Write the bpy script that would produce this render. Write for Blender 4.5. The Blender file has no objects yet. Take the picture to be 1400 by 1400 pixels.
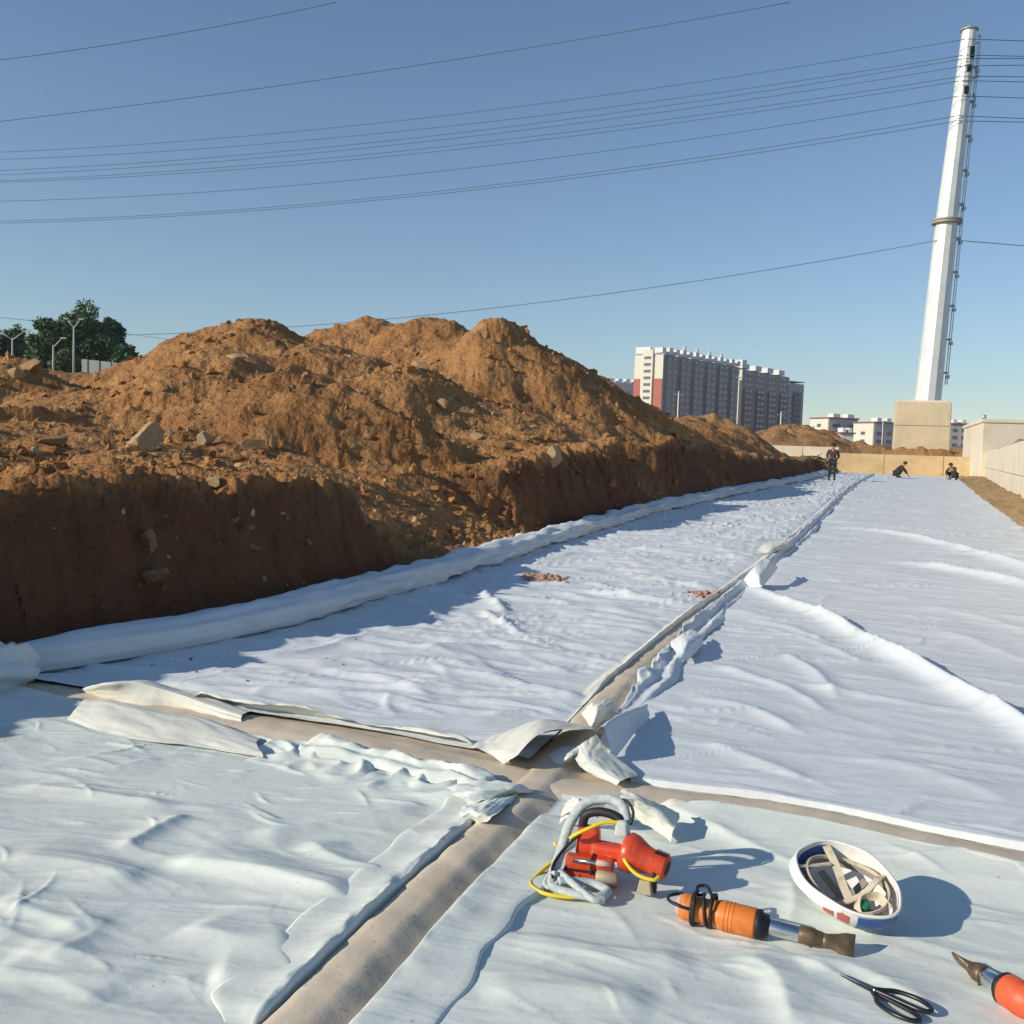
import bpy, bmesh, math, random
import numpy as np
from mathutils import Vector, Matrix
random.seed(4); RNG = np.random.default_rng(11)
scene = bpy.context.scene
C = scene.collection
rad = math.radians

# ---------------------------------------------------------------- camera, sky, sun, exposure
EYE = 1.2
PITCH = math.atan(90 / 1400); ROLL = rad(1.9)
F_ = np.array([0, math.cos(PITCH), -math.sin(PITCH)])
_u = np.array([0, math.sin(PITCH), math.cos(PITCH)]); _r = np.array([1., 0, 0])
R_ = math.cos(ROLL) * _r + math.sin(ROLL) * _u
U_ = math.cos(ROLL) * _u - math.sin(ROLL) * _r
cam_d = bpy.data.cameras.new('camera'); cam = bpy.data.objects.new('camera', cam_d); C.objects.link(cam)
cam_d.sensor_width = 36; cam_d.lens = 36; cam_d.clip_start = 0.05; cam_d.clip_end = 8000
M = Matrix.Identity(4)
for i in range(3):
    M[i][0] = R_[i]; M[i][1] = U_[i]; M[i][2] = -F_[i]
M[2][3] = EYE
cam.matrix_world = M
scene.camera = cam

SUN_EL = rad(23); SUN_AZ = rad(-111)          # azimuth measured from +Y towards +X
world = bpy.data.worlds.new('World'); scene.world = world; world.use_nodes = True
nt = world.node_tree; bg = nt.nodes['Background']
sky = nt.nodes.new('ShaderNodeTexSky'); sky.sky_type = 'NISHITA'; sky.sun_disc = False
sky.sun_elevation = SUN_EL; sky.sun_rotation = SUN_AZ
sky.air_density = 1.0; sky.dust_density = 0.05; sky.ozone_density = 3.0; sky.altitude = 100
nt.links.new(sky.outputs[0], bg.inputs[0]); bg.inputs[1].default_value = 0.102
sl = bpy.data.lights.new('sun', 'SUN'); sl.energy = 4.2; sl.angle = rad(0.55); sl.color = (1.0, 0.90, 0.74)
so = bpy.data.objects.new('sun', sl); C.objects.link(so)
sdir = Vector((math.sin(SUN_AZ) * math.cos(SUN_EL), math.cos(SUN_AZ) * math.cos(SUN_EL), math.sin(SUN_EL)))
so.rotation_euler = sdir.to_track_quat('Z', 'Y').to_euler(); so.location = (-20, -5, 20)
vs = scene.view_settings; vs.view_transform = 'Standard'; vs.look = 'None'; vs.gamma = 1; vs.exposure = 0.22

# ---------------------------------------------------------------- where a sight line meets the ground (for measuring the place)
def ray(x, y): return F_ + R_ * (x - 700) / 1400 - U_ * (y - 700) / 1400
def G(x, y, z=0.0):
    d = ray(x, y); t = (z - EYE) / d[2]; return np.array([d[0] * t, d[1] * t, z])
def D(x, y, Y):
    d = ray(x, y); t = Y / d[1]; return np.array([d[0] * t, Y, EYE + d[2] * t])

# ---------------------------------------------------------------- noise
def _hash(ix, iy, seed):
    h = (ix.astype(np.int64) * 374761393 + iy.astype(np.int64) * 668265263 + seed * 974634777) & 0xffffffff
    h = ((h ^ (h >> 13)) * 1274126177) & 0xffffffff
    h = h ^ (h >> 16)
    return (h & 0xffff) / 65536.0 * 2 * np.pi
def pn(x, y, seed=0):
    x = np.asarray(x, float); y = np.asarray(y, float)
    x, y = np.broadcast_arrays(x, y)
    ix = np.floor(x); iy = np.floor(y); fx = x - ix; fy = y - iy
    def g(a, b):
        t = _hash(ix + a, iy + b, seed); return np.cos(t) * (fx - a) + np.sin(t) * (fy - b)
    u = fx ** 3 * (fx * (fx * 6 - 15) + 10); v = fy ** 3 * (fy * (fy * 6 - 15) + 10)
    a = g(0, 0) * (1 - u) + g(1, 0) * u; b = g(0, 1) * (1 - u) + g(1, 1) * u
    return (a * (1 - v) + b * v) * 1.5
def fbm(x, y, o=4, seed=0, gain=0.5):
    s = 0; a = 1.0; f = 1.0
    for k in range(o):
        s = s + a * pn(x * f + 17.3 * k, y * f - 9.1 * k, seed + k); a *= gain; f *= 2.03
    return s
def rdg(x, y, seed=0): return 1 - np.abs(pn(x, y, seed)) * 1.6
def sst(x): x = np.clip(x, 0, 1); return x * x * (3 - 2 * x)

# ---------------------------------------------------------------- materials
def mat(name, base, rough=0.9, metal=0.0, noise=None, bump=None, spec=0.3, coat=0):
    """base colour, optional list of (colour, scale, low, high, detail) noise overlays, bump (scale, strength, distance)"""
    m = bpy.data.materials.new(name); m.use_nodes = True
    n = m.node_tree.nodes; l = m.node_tree.links; b = n['Principled BSDF']
    b.inputs['Roughness'].default_value = rough; b.inputs['Metallic'].default_value = metal
    b.inputs['Specular IOR Level'].default_value = spec
    b.inputs['Coat Weight'].default_value = coat
    b.inputs['Base Color'].default_value = (*base, 1)
    tc = n.new('ShaderNodeTexCoord')
    cur = None
    for (col, sc, lo, hi, det, *st) in (noise or []):
        t = n.new('ShaderNodeTexNoise'); t.inputs['Scale'].default_value = sc; t.inputs['Detail'].default_value = det
        t.inputs['Roughness'].default_value = 0.62
        if st:
            mp = n.new('ShaderNodeMapping'); mp.inputs['Scale'].default_value = st[0]
            l.new(tc.outputs['Object'], mp.inputs[0]); l.new(mp.outputs[0], t.inputs['Vector'])
        else:
            l.new(tc.outputs['Object'], t.inputs['Vector'])
        r = n.new('ShaderNodeMapRange'); r.inputs[1].default_value = lo; r.inputs[2].default_value = hi
        l.new(t.outputs['Fac'], r.inputs[0])
        x = n.new('ShaderNodeMix'); x.data_type = 'RGBA'
        l.new(r.outputs[0], x.inputs['Factor'])
        if cur is None: x.inputs[6].default_value = (*base, 1)
        else: l.new(cur, x.inputs[6])
        x.inputs[7].default_value = (*col, 1)
        cur = x.outputs[2]
    if cur is not None: l.new(cur, b.inputs['Base Color'])
    prev = None
    for (sc, st, dist) in (bump or []):
        t = n.new('ShaderNodeTexNoise'); t.inputs['Scale'].default_value = sc; t.inputs['Detail'].default_value = 6
        l.new(tc.outputs['Object'], t.inputs['Vector'])
        bp = n.new('ShaderNodeBump'); bp.inputs['Strength'].default_value = st; bp.inputs['Distance'].default_value = dist
        l.new(t.outputs['Fac'], bp.inputs['Height'])
        if prev is not None: l.new(prev, bp.inputs['Normal'])
        prev = bp.outputs[0]
    if prev is not None: l.new(prev, b.inputs['Normal'])
    return m

SOIL = mat('soil', (0.385, 0.195, 0.074), 0.95, noise=[((0.26, 0.12, 0.044), 0.45, 0.42, 0.66, 5), ((0.475, 0.27, 0.115), 1.7, 0.50, 0.78, 6),
            ((0.20, 0.098, 0.043), 5.0, 0.56, 0.76, 7), ((0.45, 0.30, 0.17), 14.0, 0.66, 0.80, 3), ((0.15, 0.075, 0.035), 20.0, 0.64, 0.80, 3)], bump=[(7, 0.9, 0.11), (36, 0.65, 0.03)], spec=0.15)
def cut_shade_soil():
    """dark red subsoil of the dug bank face, its shade painted into the colour, from the mesh attribute 'damp'"""
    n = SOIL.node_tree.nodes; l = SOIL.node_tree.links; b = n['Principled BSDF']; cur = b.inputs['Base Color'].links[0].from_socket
    at = n.new('ShaderNodeAttribute'); at.attribute_name = 'cut_shade'
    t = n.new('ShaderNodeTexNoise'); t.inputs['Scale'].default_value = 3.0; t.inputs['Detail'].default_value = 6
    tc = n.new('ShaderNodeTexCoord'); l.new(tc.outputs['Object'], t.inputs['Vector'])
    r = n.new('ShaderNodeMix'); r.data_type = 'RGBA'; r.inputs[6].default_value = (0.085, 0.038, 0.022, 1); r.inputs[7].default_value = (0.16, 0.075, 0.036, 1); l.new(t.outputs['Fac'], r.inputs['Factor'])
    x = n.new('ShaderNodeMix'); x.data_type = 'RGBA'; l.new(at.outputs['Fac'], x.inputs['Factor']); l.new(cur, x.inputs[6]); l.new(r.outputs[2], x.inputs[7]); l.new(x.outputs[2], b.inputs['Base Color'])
cut_shade_soil()
SOILFAR = mat('far_soil', (0.34, 0.19, 0.085), 0.95, noise=[((0.22, 0.115, 0.05), 0.5, 0.45, 0.7, 5)], bump=[(2.5, 0.8, 0.25)], spec=0.15)
SANDY = mat('sandy_soil', (0.40, 0.27, 0.14), 0.95, noise=[((0.27, 0.17, 0.085), 1.6, 0.45, 0.7, 6), ((0.5, 0.37, 0.22), 7, 0.6, 0.8, 4)], bump=[(7, 0.8, 0.06)], spec=0.15)
GROUND = mat('ground_earth', (0.26, 0.18, 0.10), 0.95, noise=[((0.18, 0.14, 0.07), 0.05, 0.4, 0.7, 6)], spec=0.1)
SCREED = mat('screed', (0.66, 0.565, 0.435), 0.9, noise=[((0.52, 0.435, 0.32), 3.5, 0.47, 0.74, 6), ((0.72, 0.64, 0.51), 14, 0.55, 0.8, 5), ((0.17, 0.13, 0.09), 60, 0.66, 0.8, 2)],
             bump=[(30, 0.3, 0.004), (160, 0.3, 0.002)], spec=0.2)
def cloth_mat(name, base, dirt, dirt_lo=0.51):
    m = mat(name, base, 0.92, noise=[(dirt, 1.3, dirt_lo, 0.9, 6), ((base[0] * .92, base[1] * .945, base[2] * .945), 5.5, 0.40, 0.72, 5),
               ((0.53, 0.49, 0.41), 2.2, 0.60, 0.84, 8), ((0.42, 0.38, 0.31), 55, 0.70, 0.80, 2)], bump=[(28, 0.16, 0.008), (900, 0.3, 0.001)], spec=0.12)
    # crinkles: creased relief too fine for the mesh
    n = m.node_tree.nodes; l = m.node_tree.links; b = n['Principled BSDF']; prev = b.inputs['Normal'].links[0].from_socket
    tc = n.new('ShaderNodeTexCoord'); mp = n.new('ShaderNodeMapping'); mp.inputs['Rotation'].default_value = (0, 0, rad(20)); mp.inputs['Scale'].default_value = (1.3, 3.6, 1); l.new(tc.outputs['Object'], mp.inputs[0])
    for sc, st, ds in ((1.7, .085, .030), (5.0, .05, .012)):
        t = n.new('ShaderNodeTexNoise'); t.inputs['Scale'].default_value = sc; t.inputs['Detail'].default_value = 2.5; t.inputs['Distortion'].default_value = .8; l.new(mp.outputs[0], t.inputs['Vector'])
        s1 = n.new('ShaderNodeMath'); s1.operation = 'SUBTRACT'; s1.inputs[1].default_value = .5; l.new(t.outputs['Fac'], s1.inputs[0]); ab = n.new('ShaderNodeMath'); ab.operation = 'ABSOLUTE'; l.new(s1.outputs[0], ab.inputs[0])
        bp = n.new('ShaderNodeBump'); bp.invert = True; bp.inputs['Strength'].default_value = st; bp.inputs['Distance'].default_value = ds * 6; l.new(ab.outputs[0], bp.inputs['Height']); l.new(prev, bp.inputs['Normal']); prev = bp.outputs[0]
    l.new(prev, b.inputs['Normal']); return m
CL_NEAR = cloth_mat('cloth_greenish', (0.725, 0.775, 0.725), (0.56, 0.60, 0.545))
CL_FAR = cloth_mat('cloth_white', (0.70, 0.74, 0.765), (0.52, 0.55, 0.555))
CL_ROLL = cloth_mat('cloth_roll', (0.68, 0.725, 0.74), (0.60, 0.60, 0.58))
CL_FLAP = cloth_mat('cloth_flap', (0.735, 0.735, 0.66), (0.54, 0.55, 0.47), 0.52)
ROCK = mat('rock', (0.36, 0.23, 0.12), 0.9, noise=[((0.24, 0.14, 0.07), 6, 0.42, 0.7, 6), ((0.46, 0.33, 0.20), 11, 0.58, 0.8, 4)], bump=[(18, 0.7, 0.02)], spec=0.2)
ROCKP = mat('pale_rock', (0.46, 0.33, 0.19), 0.9, noise=[((0.34, 0.21, 0.10), 7, 0.45, 0.7, 6)], bump=[(18, 0.7, 0.02)], spec=0.2)
CONC = mat('concrete', (0.70, 0.63, 0.50), 0.9, noise=[((0.60, 0.53, 0.41), 0.7, 0.42, 0.7, 5), ((0.74, 0.68, 0.57), 2.2, 0.55, 0.8, 5, (1, 1, 0.25)), ((0.40, 0.34, 0.25), 9, 0.68, 0.82, 3)], bump=[(6, 0.25, 0.02)], spec=0.2)
CONCY = mat('ochre_concrete', (0.58, 0.43, 0.24), 0.9, noise=[((0.46, 0.33, 0.17), 0.8, 0.42, 0.7, 5), ((0.64, 0.52, 0.34), 2.0, 0.55, 0.8, 5)], bump=[(6, 0.25, 0.02)], spec=0.2)
GALV = mat('galvanised_steel', (0.74, 0.76, 0.72), 0.42, 0.25, noise=[((0.62, 0.65, 0.62), 0.8, 0.4, 0.7, 5)], spec=0.5)
DARK = mat('dark_opening', (0.02, 0.02, 0.018), 0.9)
STEEL = mat('grey_steel', (0.42, 0.43, 0.42), 0.5, 0.4)
WIRE = mat('wire', (0.12, 0.19, 0.28), 0.9)

# ---------------------------------------------------------------- object helpers
def obj(name, me, m=None, parent=None):
    o = bpy.data.objects.new(name, me); C.objects.link(o)
    if m is not None and not me.materials: me.materials.append(m)
    if parent is not None: o.parent = parent
    return o
def tag(o, label, cat, group=None):
    o['label'] = label; o['category'] = cat
    if group: o['group'] = group
    return o
def structure(o): o['kind'] = 'structure'; return o
def thing(name, label, cat, loc=(0, 0, 0), rot=(0, 0, 0), group=None):
    o = bpy.data.objects.new(name, None); C.objects.link(o); o.location = loc; o.rotation_euler = rot
    o.empty_display_size = 0.1
    return tag(o, label, cat, group)
def pymesh(name, v, f, smooth=True):
    me = bpy.data.meshes.new(name); me.from_pydata([tuple(map(float, p)) for p in v], [], f); me.update()
    if smooth: me.polygons.foreach_set('use_smooth', [True] * len(me.polygons))
    return me
def quadmesh(name, V, Q, smooth=True):
    V = np.asarray(V, np.float32); Q = np.asarray(Q, np.int32); k = Q.shape[1]
    me = bpy.data.meshes.new(name); me.vertices.add(len(V)); me.vertices.foreach_set('co', V.ravel())
    me.loops.add(Q.size); me.loops.foreach_set('vertex_index', Q.ravel())
    me.polygons.add(len(Q)); me.polygons.foreach_set('loop_start', np.arange(0, Q.size, k, dtype=np.int32))
    me.polygons.foreach_set('loop_total', np.full(len(Q), k, np.int32))
    me.update(calc_edges=True)
    me.polygons.foreach_set('use_smooth', np.full(len(Q), smooth))
    return me
def gridmesh(name, X, Y, Z, keep=None, wrap=False, smooth=True):
    n, m = X.shape
    idx = np.arange(n * m).reshape(n, m)
    a = idx[:-1]; b = idx[1:]
    if wrap:
        a2 = np.roll(a, -1, 1); b2 = np.roll(b, -1, 1)
    else:
        a2 = a[:, 1:]; b2 = b[:, 1:]; a = a[:, :-1]; b = b[:, :-1]
    Q = np.stack([a, a2, b2, b], -1).reshape(-1, 4)
    V = np.stack([X, Y, Z], -1).reshape(-1, 3)
    if keep is not None:
        k = keep.ravel(); Q = Q[k[Q].all(1)]
        used = np.zeros(len(V), bool); used[Q.ravel()] = True
        re = np.cumsum(used) - 1; V = V[used]; Q = re[Q]
    return quadmesh(name, V, Q, smooth)

class MB:
    """collects simple shapes into one mesh"""
    def __init__(s): s.v = []; s.f = []; s.sm = []
    def add(s, v, f, smooth=False):
        o = len(s.v); s.v += [tuple(map(float, p)) for p in v]; s.f += [tuple(i + o for i in q) for q in f]; s.sm += [smooth] * len(f); return s
    def box(s, c, d, rz=0, top=1.0, rx=0):
        x, y, z = [k / 2 for k in d]; vs = []
        R = Matrix.Rotation(rz, 3, 'Z') @ Matrix.Rotation(rx, 3, 'X')
        for (a, b, e) in ((-1, -1, -1), (1, -1, -1), (1, 1, -1), (-1, 1, -1), (-1, -1, 1), (1, -1, 1), (1, 1, 1), (-1, 1, 1)):
            k = top if e > 0 else 1
            vs.append(R @ Vector((a * x * k, b * y * k, e * z)) + Vector(c))
        return s.add(vs, [(3, 2, 1, 0), (4, 5, 6, 7), (0, 1, 5, 4), (1, 2, 6, 5), (2, 3, 7, 6), (3, 0, 4, 7)])
    def rings(s, rings, cap=True, smooth=True):
        n = len(rings[0]); vs = [p for r in rings for p in r]; fs = []
        for i in range(len(rings) - 1):
            for j in range(n):
                k = (j + 1) % n; fs.append((i * n + j, i * n + k, (i + 1) * n + k, (i + 1) * n + j))
        o = len(s.v); s.add(vs, fs, smooth)
        if cap:
            s.f.append(tuple(o + j for j in range(n - 1, -1, -1))); s.f.append(tuple(o + (len(rings) - 1) * n + j for j in range(n))); s.sm += [False, False]
        return s
    def lathe_x(s, prof, n=24, flat=None, cap=True):
        """profile of (x, radius) or (x, ry, rz) about the X axis"""
        rs = []
        for p in prof:
            ry, rz = (p[1], p[1]) if len(p) == 2 else p[1:3]
            rs.append([(p[0], ry * math.cos(2 * math.pi * k / n), rz * math.sin(2 * math.pi * k / n)) for k in range(n)])
        return s.rings(rs, cap)
    def lathe_z(s, prof, n=24, c=(0, 0), cap=True, smooth=True):
        return s.rings([[(c[0] + r * math.cos(2 * math.pi * k / n), c[1] + r * math.sin(2 * math.pi * k / n), z) for k in range(n)] for (z, r) in prof], cap, smooth)
    def tube(s, pts, r, n=8, cap=True, flat=1.0):
        pts = [Vector(p) for p in pts]; rs = []
        up = Vector((0, 0, 1))
        t0 = (pts[1] - pts[0]).normalized()
        a = t0.cross(up); a = a.normalized() if a.length > 1e-4 else Vector((1, 0, 0))
        for i, p in enumerate(pts):
            t = (pts[min(i + 1, len(pts) - 1)] - pts[max(i - 1, 0)]).normalized()
            a = (a - t * a.dot(t)).normalized(); b = t.cross(a)
            ri = r[i] if isinstance(r, (list, tuple, np.ndarray)) else r
            rs.append([p + a * (ri * math.cos(2 * math.pi * k / n)) + b * (ri * flat * math.sin(2 * math.pi * k / n)) for k in range(n)])
        return s.rings(rs, cap)
    def build(s, name, m, parent=None):
        me = bpy.data.meshes.new(name); me.from_pydata(s.v, [], s.f); me.update()
        me.polygons.foreach_set('use_smooth', s.sm)
        return obj(name, me, m, parent)
def spline(pts, n):
    """smooth curve through points"""
    P = np.array(pts, float); k = len(P); Q = np.vstack([2 * P[0] - P[1], P, 2 * P[-1] - P[-2]]); out = []
    for t in np.linspace(0, k - 1, n):
        i = min(int(t), k - 2); f = t - i; a, b, c, d = Q[i:i + 4]
        out.append(0.5 * ((2 * b) + (-a + c) * f + (2 * a - 5 * b + 4 * c - d) * f * f + (-a + 3 * b - 3 * c + d) * f ** 3))
    return np.array(out)
def bevel(o, w=0.004, seg=2):
    md = o.modifiers.new('bevel', 'BEVEL'); md.width = w; md.segments = seg; md.limit_method = 'ANGLE'; return o

# ---------------------------------------------------------------- the layout of the pit, in metres
berm_px = [(0, 945), (130, 920), (350, 875), (560, 815), (720, 760), (850, 718), (950, 690), (1110, 655)]
BERM = [G(*q)[:2] for q in berm_px]
BERM = np.array([np.array([-3.35, 1.6]), np.array([-3.0, 2.8])] + BERM + [np.array([25.0, 80.0])])
BERM = spline(BERM, 56)
SEAM = np.array([[-0.92, 0.45], [-0.60, 1.35]] + [G(*q)[:2] for q in [(430, 1400), (580, 1240), (745, 1075), (830, 965), (930, 865), (1030, 785), (1100, 725), (1165, 665)]] + [[26.9, 76.5]])
SEAM = spline(SEAM, 60)
CROSS = np.array([G(*q)[:2] for q in [(30, 940), (200, 970), (450, 1010), (640, 1050), (745, 1075), (900, 1095), (1100, 1122), (1400, 1186)]] + [[2.9, 2.35]])
CROSS = np.vstack([[-2.75, 4.93], CROSS]); CROSS = spline(CROSS, 34)
JUNC = G(745, 1075)[:2]
def polydist(x, y, P):
    """signed distance (left positive) and arc length to polyline P"""
    best = np.full(x.shape, 1e9); sg = np.zeros(x.shape); al = np.zeros(x.shape); acc = 0.0
    for i in range(len(P) - 1):
        a = P[i]; d = P[i + 1] - a; L = math.hypot(*d); d = d / L
        rx = x - a[0]; ry = y - a[1]; t = np.clip(rx * d[0] + ry * d[1], 0, L)
        qx = rx - t * d[0]; qy = ry - t * d[1]; ds = np.hypot(qx, qy)
        m = ds < best; best = np.where(m, ds, best); cr = d[0] * ry - d[1] * rx
        sg = np.where(m, np.sign(cr), sg); al = np.where(m, acc + t, al); acc += L
    return best * np.where(sg == 0, 1, sg), al

# ================================================================ THE SETTING
# ground to the horizon
a = np.linspace(0, 2 * np.pi, 97); rr = np.array([0.0, 3, 20, 90, 200, 600, 2000, 6500])
A_, Rr = np.meshgrid(a, rr)
structure(obj('ground', gridmesh('ground', Rr * np.cos(A_), Rr * np.sin(A_), np.full(A_.shape, -0.10)), GROUND))
# bare screed floor of the pit
pf = MB(); pf.add([(-3.6, -1, -.004), (5, -1, -.004), (42, 78, -.004), (24, 84, -.004), (-3.2, 6, -.004)], [(0, 1, 2, 3, 4)])
structure(pf.build('pit_floor', SCREED))
# screed ribs between the sheets
def rib(name, P, wid, hgt, label, seed, lean=False):
    n = len(P); T = np.gradient(P, axis=0); T /= np.linalg.norm(T, axis=1)[:, None]; N = np.stack([-T[:, 1], T[:, 0]], 1)
    off = np.array([-1.5, -1.0, -0.62, -0.5, -0.3, 0, 0.3, 0.5, 0.62, 1.0, 1.5]); hh = np.array([-.1, 0.15, 0.85, 0.97, 1.0, 1.03, 1.0, 0.97, 0.85, 0.15, -.1])
    if lean: off = np.array([-1.5, -1.05, -0.95, -0.65, -0.35, -0.18, -.05, .2, 0.5, 0.8, 1.0, 1.5]); hh = np.array([-.1, 0.0, 0.06, 0.42, 0.80, 0.97, 1.0, 1.0, 0.97, 0.8, 0.3, -.1])
    S = np.cumsum(np.r_[0, np.hypot(*np.diff(P, axis=0).T)])
    W = wid * (1 + 0.10 * pn(S * 3, 0 * S, seed))[:, None]
    X = P[:, :1] + N[:, :1] * off[None] * W; Y = P[:, 1:] + N[:, 1:] * off[None] * W
    Z = hgt * hh[None] * (1 + 0.12 * pn(X * 4, Y * 4, seed)) + 0.004 * fbm(X * 9, Y * 9, 3, seed + 3)
    return tag(obj(name, gridmesh(name, X, Y, Z), SCREED), label, 'kerb')
def dense(P, step):
    S = np.r_[0, np.cumsum(np.hypot(*np.diff(P, axis=0).T))]; q = [0.0]
    while q[-1] < S[-1]:
        p = np.array([np.interp(q[-1], S, P[:, 0]), np.interp(q[-1], S, P[:, 1])]); q.append(q[-1] + step * max(1, np.hypot(*p) / 3.2))
    q = np.array(q[:-1] + [S[-1]]); return np.stack([np.interp(q, S, P[:, 0]), np.interp(q, S, P[:, 1])], 1), q
rib('screed_rib', dense(SEAM, .02)[0], 0.092, 0.034, 'long tan screed rib running away from the viewer between the white sheets', 5, True)
rib('screed_rib', dense(CROSS, .02)[0], 0.13, 0.020, 'tan screed rib crossing the picture from left to right between the sheets', 8)

# ---------------------------------------------------------------- earth bank and spoil heaps on the left
MOUNDS = []   # x, y, top height, slope, radius of rounding, stretch direction, stretch
def mound(px, py, Y, k=0.6, r=0.8, ang=0, st=1.0):
    p = D(px, py, Y); MOUNDS.append((p[0], p[1], p[2], k, r, ang, st))
mound(690, 436, 30.0, 0.66, 0.5, 20, 1.15)
mound(760, 492, 33.0, 0.58, 0.8, 30, 1.2)
mound(590, 437, 37.0, 0.55, 0.7, -20, 1.3)
mound(505, 434, 38.0, 0.55, 0.6)
mound(350, 440, 33.0, 0.50, 0.9, -30, 1.2)
mound(440, 470, 27.0, 0.50, 0.7, 20, 1.3)
mound(285, 508, 26.0, 0.45, 1.0)
mound(325, 484, 17.0, 0.62, 0.6, 60, 1.3)
mound(415, 512, 15.5, 0.70, 0.5, 50, 1.3)
mound(560, 496, 21.0, 0.66, 0.4, 60, 1.5)
mound(640, 530, 23.0, 0.62, 0.4, 60, 1.4)
mound(235, 545, 15.5, 0.5, 0.7)
mound(872, 564, 40.0, 0.50, 1.0, 20, 1.4)
mound(930, 572, 46.0, 0.45, 1.0, 20, 1.4)
mound(985, 588, 54.0, 0.42, 1.2, 20, 1.4)
mound(1035, 612, 62.0, 0.42, 1.0, 20, 1.3)
mound(10, 492, 21.0, 0.75, 0.8, 80, 1.3)
mound(-130, 470, 21.0, 0.55, 1.0, 80, 1.4)
mound(110, 530, 20.5, 0.45, 0.8, 90, 1.6)
mound(90, 585, 11.5, 0.34, 0.9, 90, 1.6)
mound(-120, 592, 10.0, 0.34, 0.9, 90, 1.6)
def earth(x, y, want_cut_shade=False):
    d, s = polydist(x, y, BERM)
    s = s - 3.26
    slump = np.exp(-np.abs((s - 7.2) / 2.0) ** 3) + 0.8 * np.exp(-((s - 19) / 1.1) ** 2) + 0.5 * np.exp(-((s - 28) / 1.6) ** 2)
    wob = 0.35 * pn(s * 0.9, d * 0 + 3, 31) + 0.18 * pn(s * 2.3, d * 0.3, 32)
    c = 0.36 + 0.40 * (wob + 0.2) + 0.05 * pn(s * 3.2, d * 3, 43) + 0.02 * pn(s * 9.0, d * 9, 44)
    w = 0.52 + 2.3 * np.clip(slump, 0, 1) + 0.12 * pn(s * 1.6, 0 * s, 33)
    far = sst((s - 6) / 14)
    hb = 0.86 + 0.10 * pn(s * 0.5, 0 * s, 34) + 0.07 * pn(s * 1.9, 0 * s, 35) + 0.06 * pn(s * 3.7, d * .8, 39) + 0.035 * pn(s * 8.5, d * 2, 40) + 0.42 * far * (1 - sst((s - 26) / 20)) + 0.10 * rdg(s * .8, 0 * s, 36) * far
    q = np.clip((d - c) / (w * (1 + 0.4 * far)), 0, 1)
    z = hb * (0.30 * q + 0.70 * sst(q * 1.05)) + 0.02 * np.clip(d - c - w, 0, 8)
    # heaps, blended by a soft maximum
    acc = np.exp(np.clip(z, -2, 12) * 8.0)
    wx = x + 0.45 * fbm(x * 0.45, y * 0.45, 3, 51); wy = y + 0.45 * fbm(x * 0.45, y * 0.45, 3, 61)
    for (mx, my, mh, k, r, ang, st) in MOUNDS:
        ca, sa = math.cos(rad(ang)), math.sin(rad(ang)); dx = wx - mx; dy = wy - my
        a1 = dx * sa + dy * ca; a2 = dx * ca - dy * sa
        ds = np.sqrt((a1 / st) ** 2 + a2 ** 2 + r * r) - r
        acc += np.exp(np.clip(mh - k * ds, -2, 12) * 8.0)
    zm = np.log(acc) / 8.0
    lim = z + 0.1 + np.clip(d - c - w - 0.55, 0, 30) * (0.80 + 0.25 * pn(s * .5, d * .5, 37))   # heaps never stand over the foot of the bank
    zm = -np.log(np.exp(-zm * 6.0) + np.exp(-np.clip(lim, -2, 14) * 6.0)) / 6.0
    z = np.maximum(z, zm)
    r_ = np.hypot(x, y); brg = np.degrees(np.arctan2(x, y))
    z = np.maximum(z, 4.3 * sst((r_ - 32) / 30) * sst((-9 - brg) / 5))
    # a short scarp on the far left
    sc_d = (x + 6.9) * 0.665 - (y - 12.6) * 0.747 + 0.35 * pn(x * .9, y * .9, 38); sc_l = (x + 6.9) * 0.747 + (y - 12.6) * 0.665
    z = z + 0.62 * sst(-sc_d / 0.30) * np.exp(np.clip(sc_d, -9, 0) / 2.2) * sst((2.6 - sc_l) / 1.6) * (d > 1.5)
    m = np.clip((d - c) / 0.5, 0.0, 1)
    am = np.clip(0.55 + r_ / 45, 0.5, 1.2)
    n = 0.12 * fbm(x * 0.55, y * 0.55, 3, 71, .42) + 0.05 * (rdg(x * 1.1, y * 0.9, 75) - .5) + 0.040 * fbm(x * 2.6, y * 2.6, 5, 81, 0.52)
    patch = sst(pn(x * 0.6, y * 0.6, 95) + 0.5)
    lump = np.clip(pn(x * 3.4, y * 3.4, 91) - 0.15, 0, 1) * 0.07 * patch + np.clip(pn(x * 7.5, y * 7.5, 93) - 0.2, 0, 1) * 0.05 * patch
    n = n + lump + np.exp(-((d - c - .32) / .36) ** 2) * (0.09 * fbm(s * 2.6, d * 5, 4, 45, .6) + 0.05 * (np.abs(pn(s * 6, d * 9, 50)) * 2 - .5))
    n = n + 0.024 * (np.abs(pn(x * 5.5, y * 5.5, 47)) * 2 - .4) * patch + 0.010 * (np.abs(pn(x * 13, y * 13, 48)) * 2 - .4)
    z = z + m * am * n + (1 - m) * 0.03 * fbm(x * 5, y * 5, 3, 99)
    foot = np.clip((d - 0.10) / 0.22, 0, 1)
    if want_cut_shade: return np.clip((1 - sst((q - .72) / .25 + .15 * pn(s * 2, d * 2, 46))) * (1 - np.clip(slump * 1.3, 0, 1)) * .9, 0, 1)  # shade of the cut face painted into the soil, left out at the lit slump
    return z * foot - 0.05 * (1 - foot), d
brg = np.concatenate([np.linspace(-75, -31, 60)[:-1], np.linspace(-31, 20, 800)])
rng_ = 2.6 * (105 / 2.6) ** (np.linspace(0, 1, 700) ** 0.88)
Bm, Rm = np.meshgrid(np.radians(brg), rng_)
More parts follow.
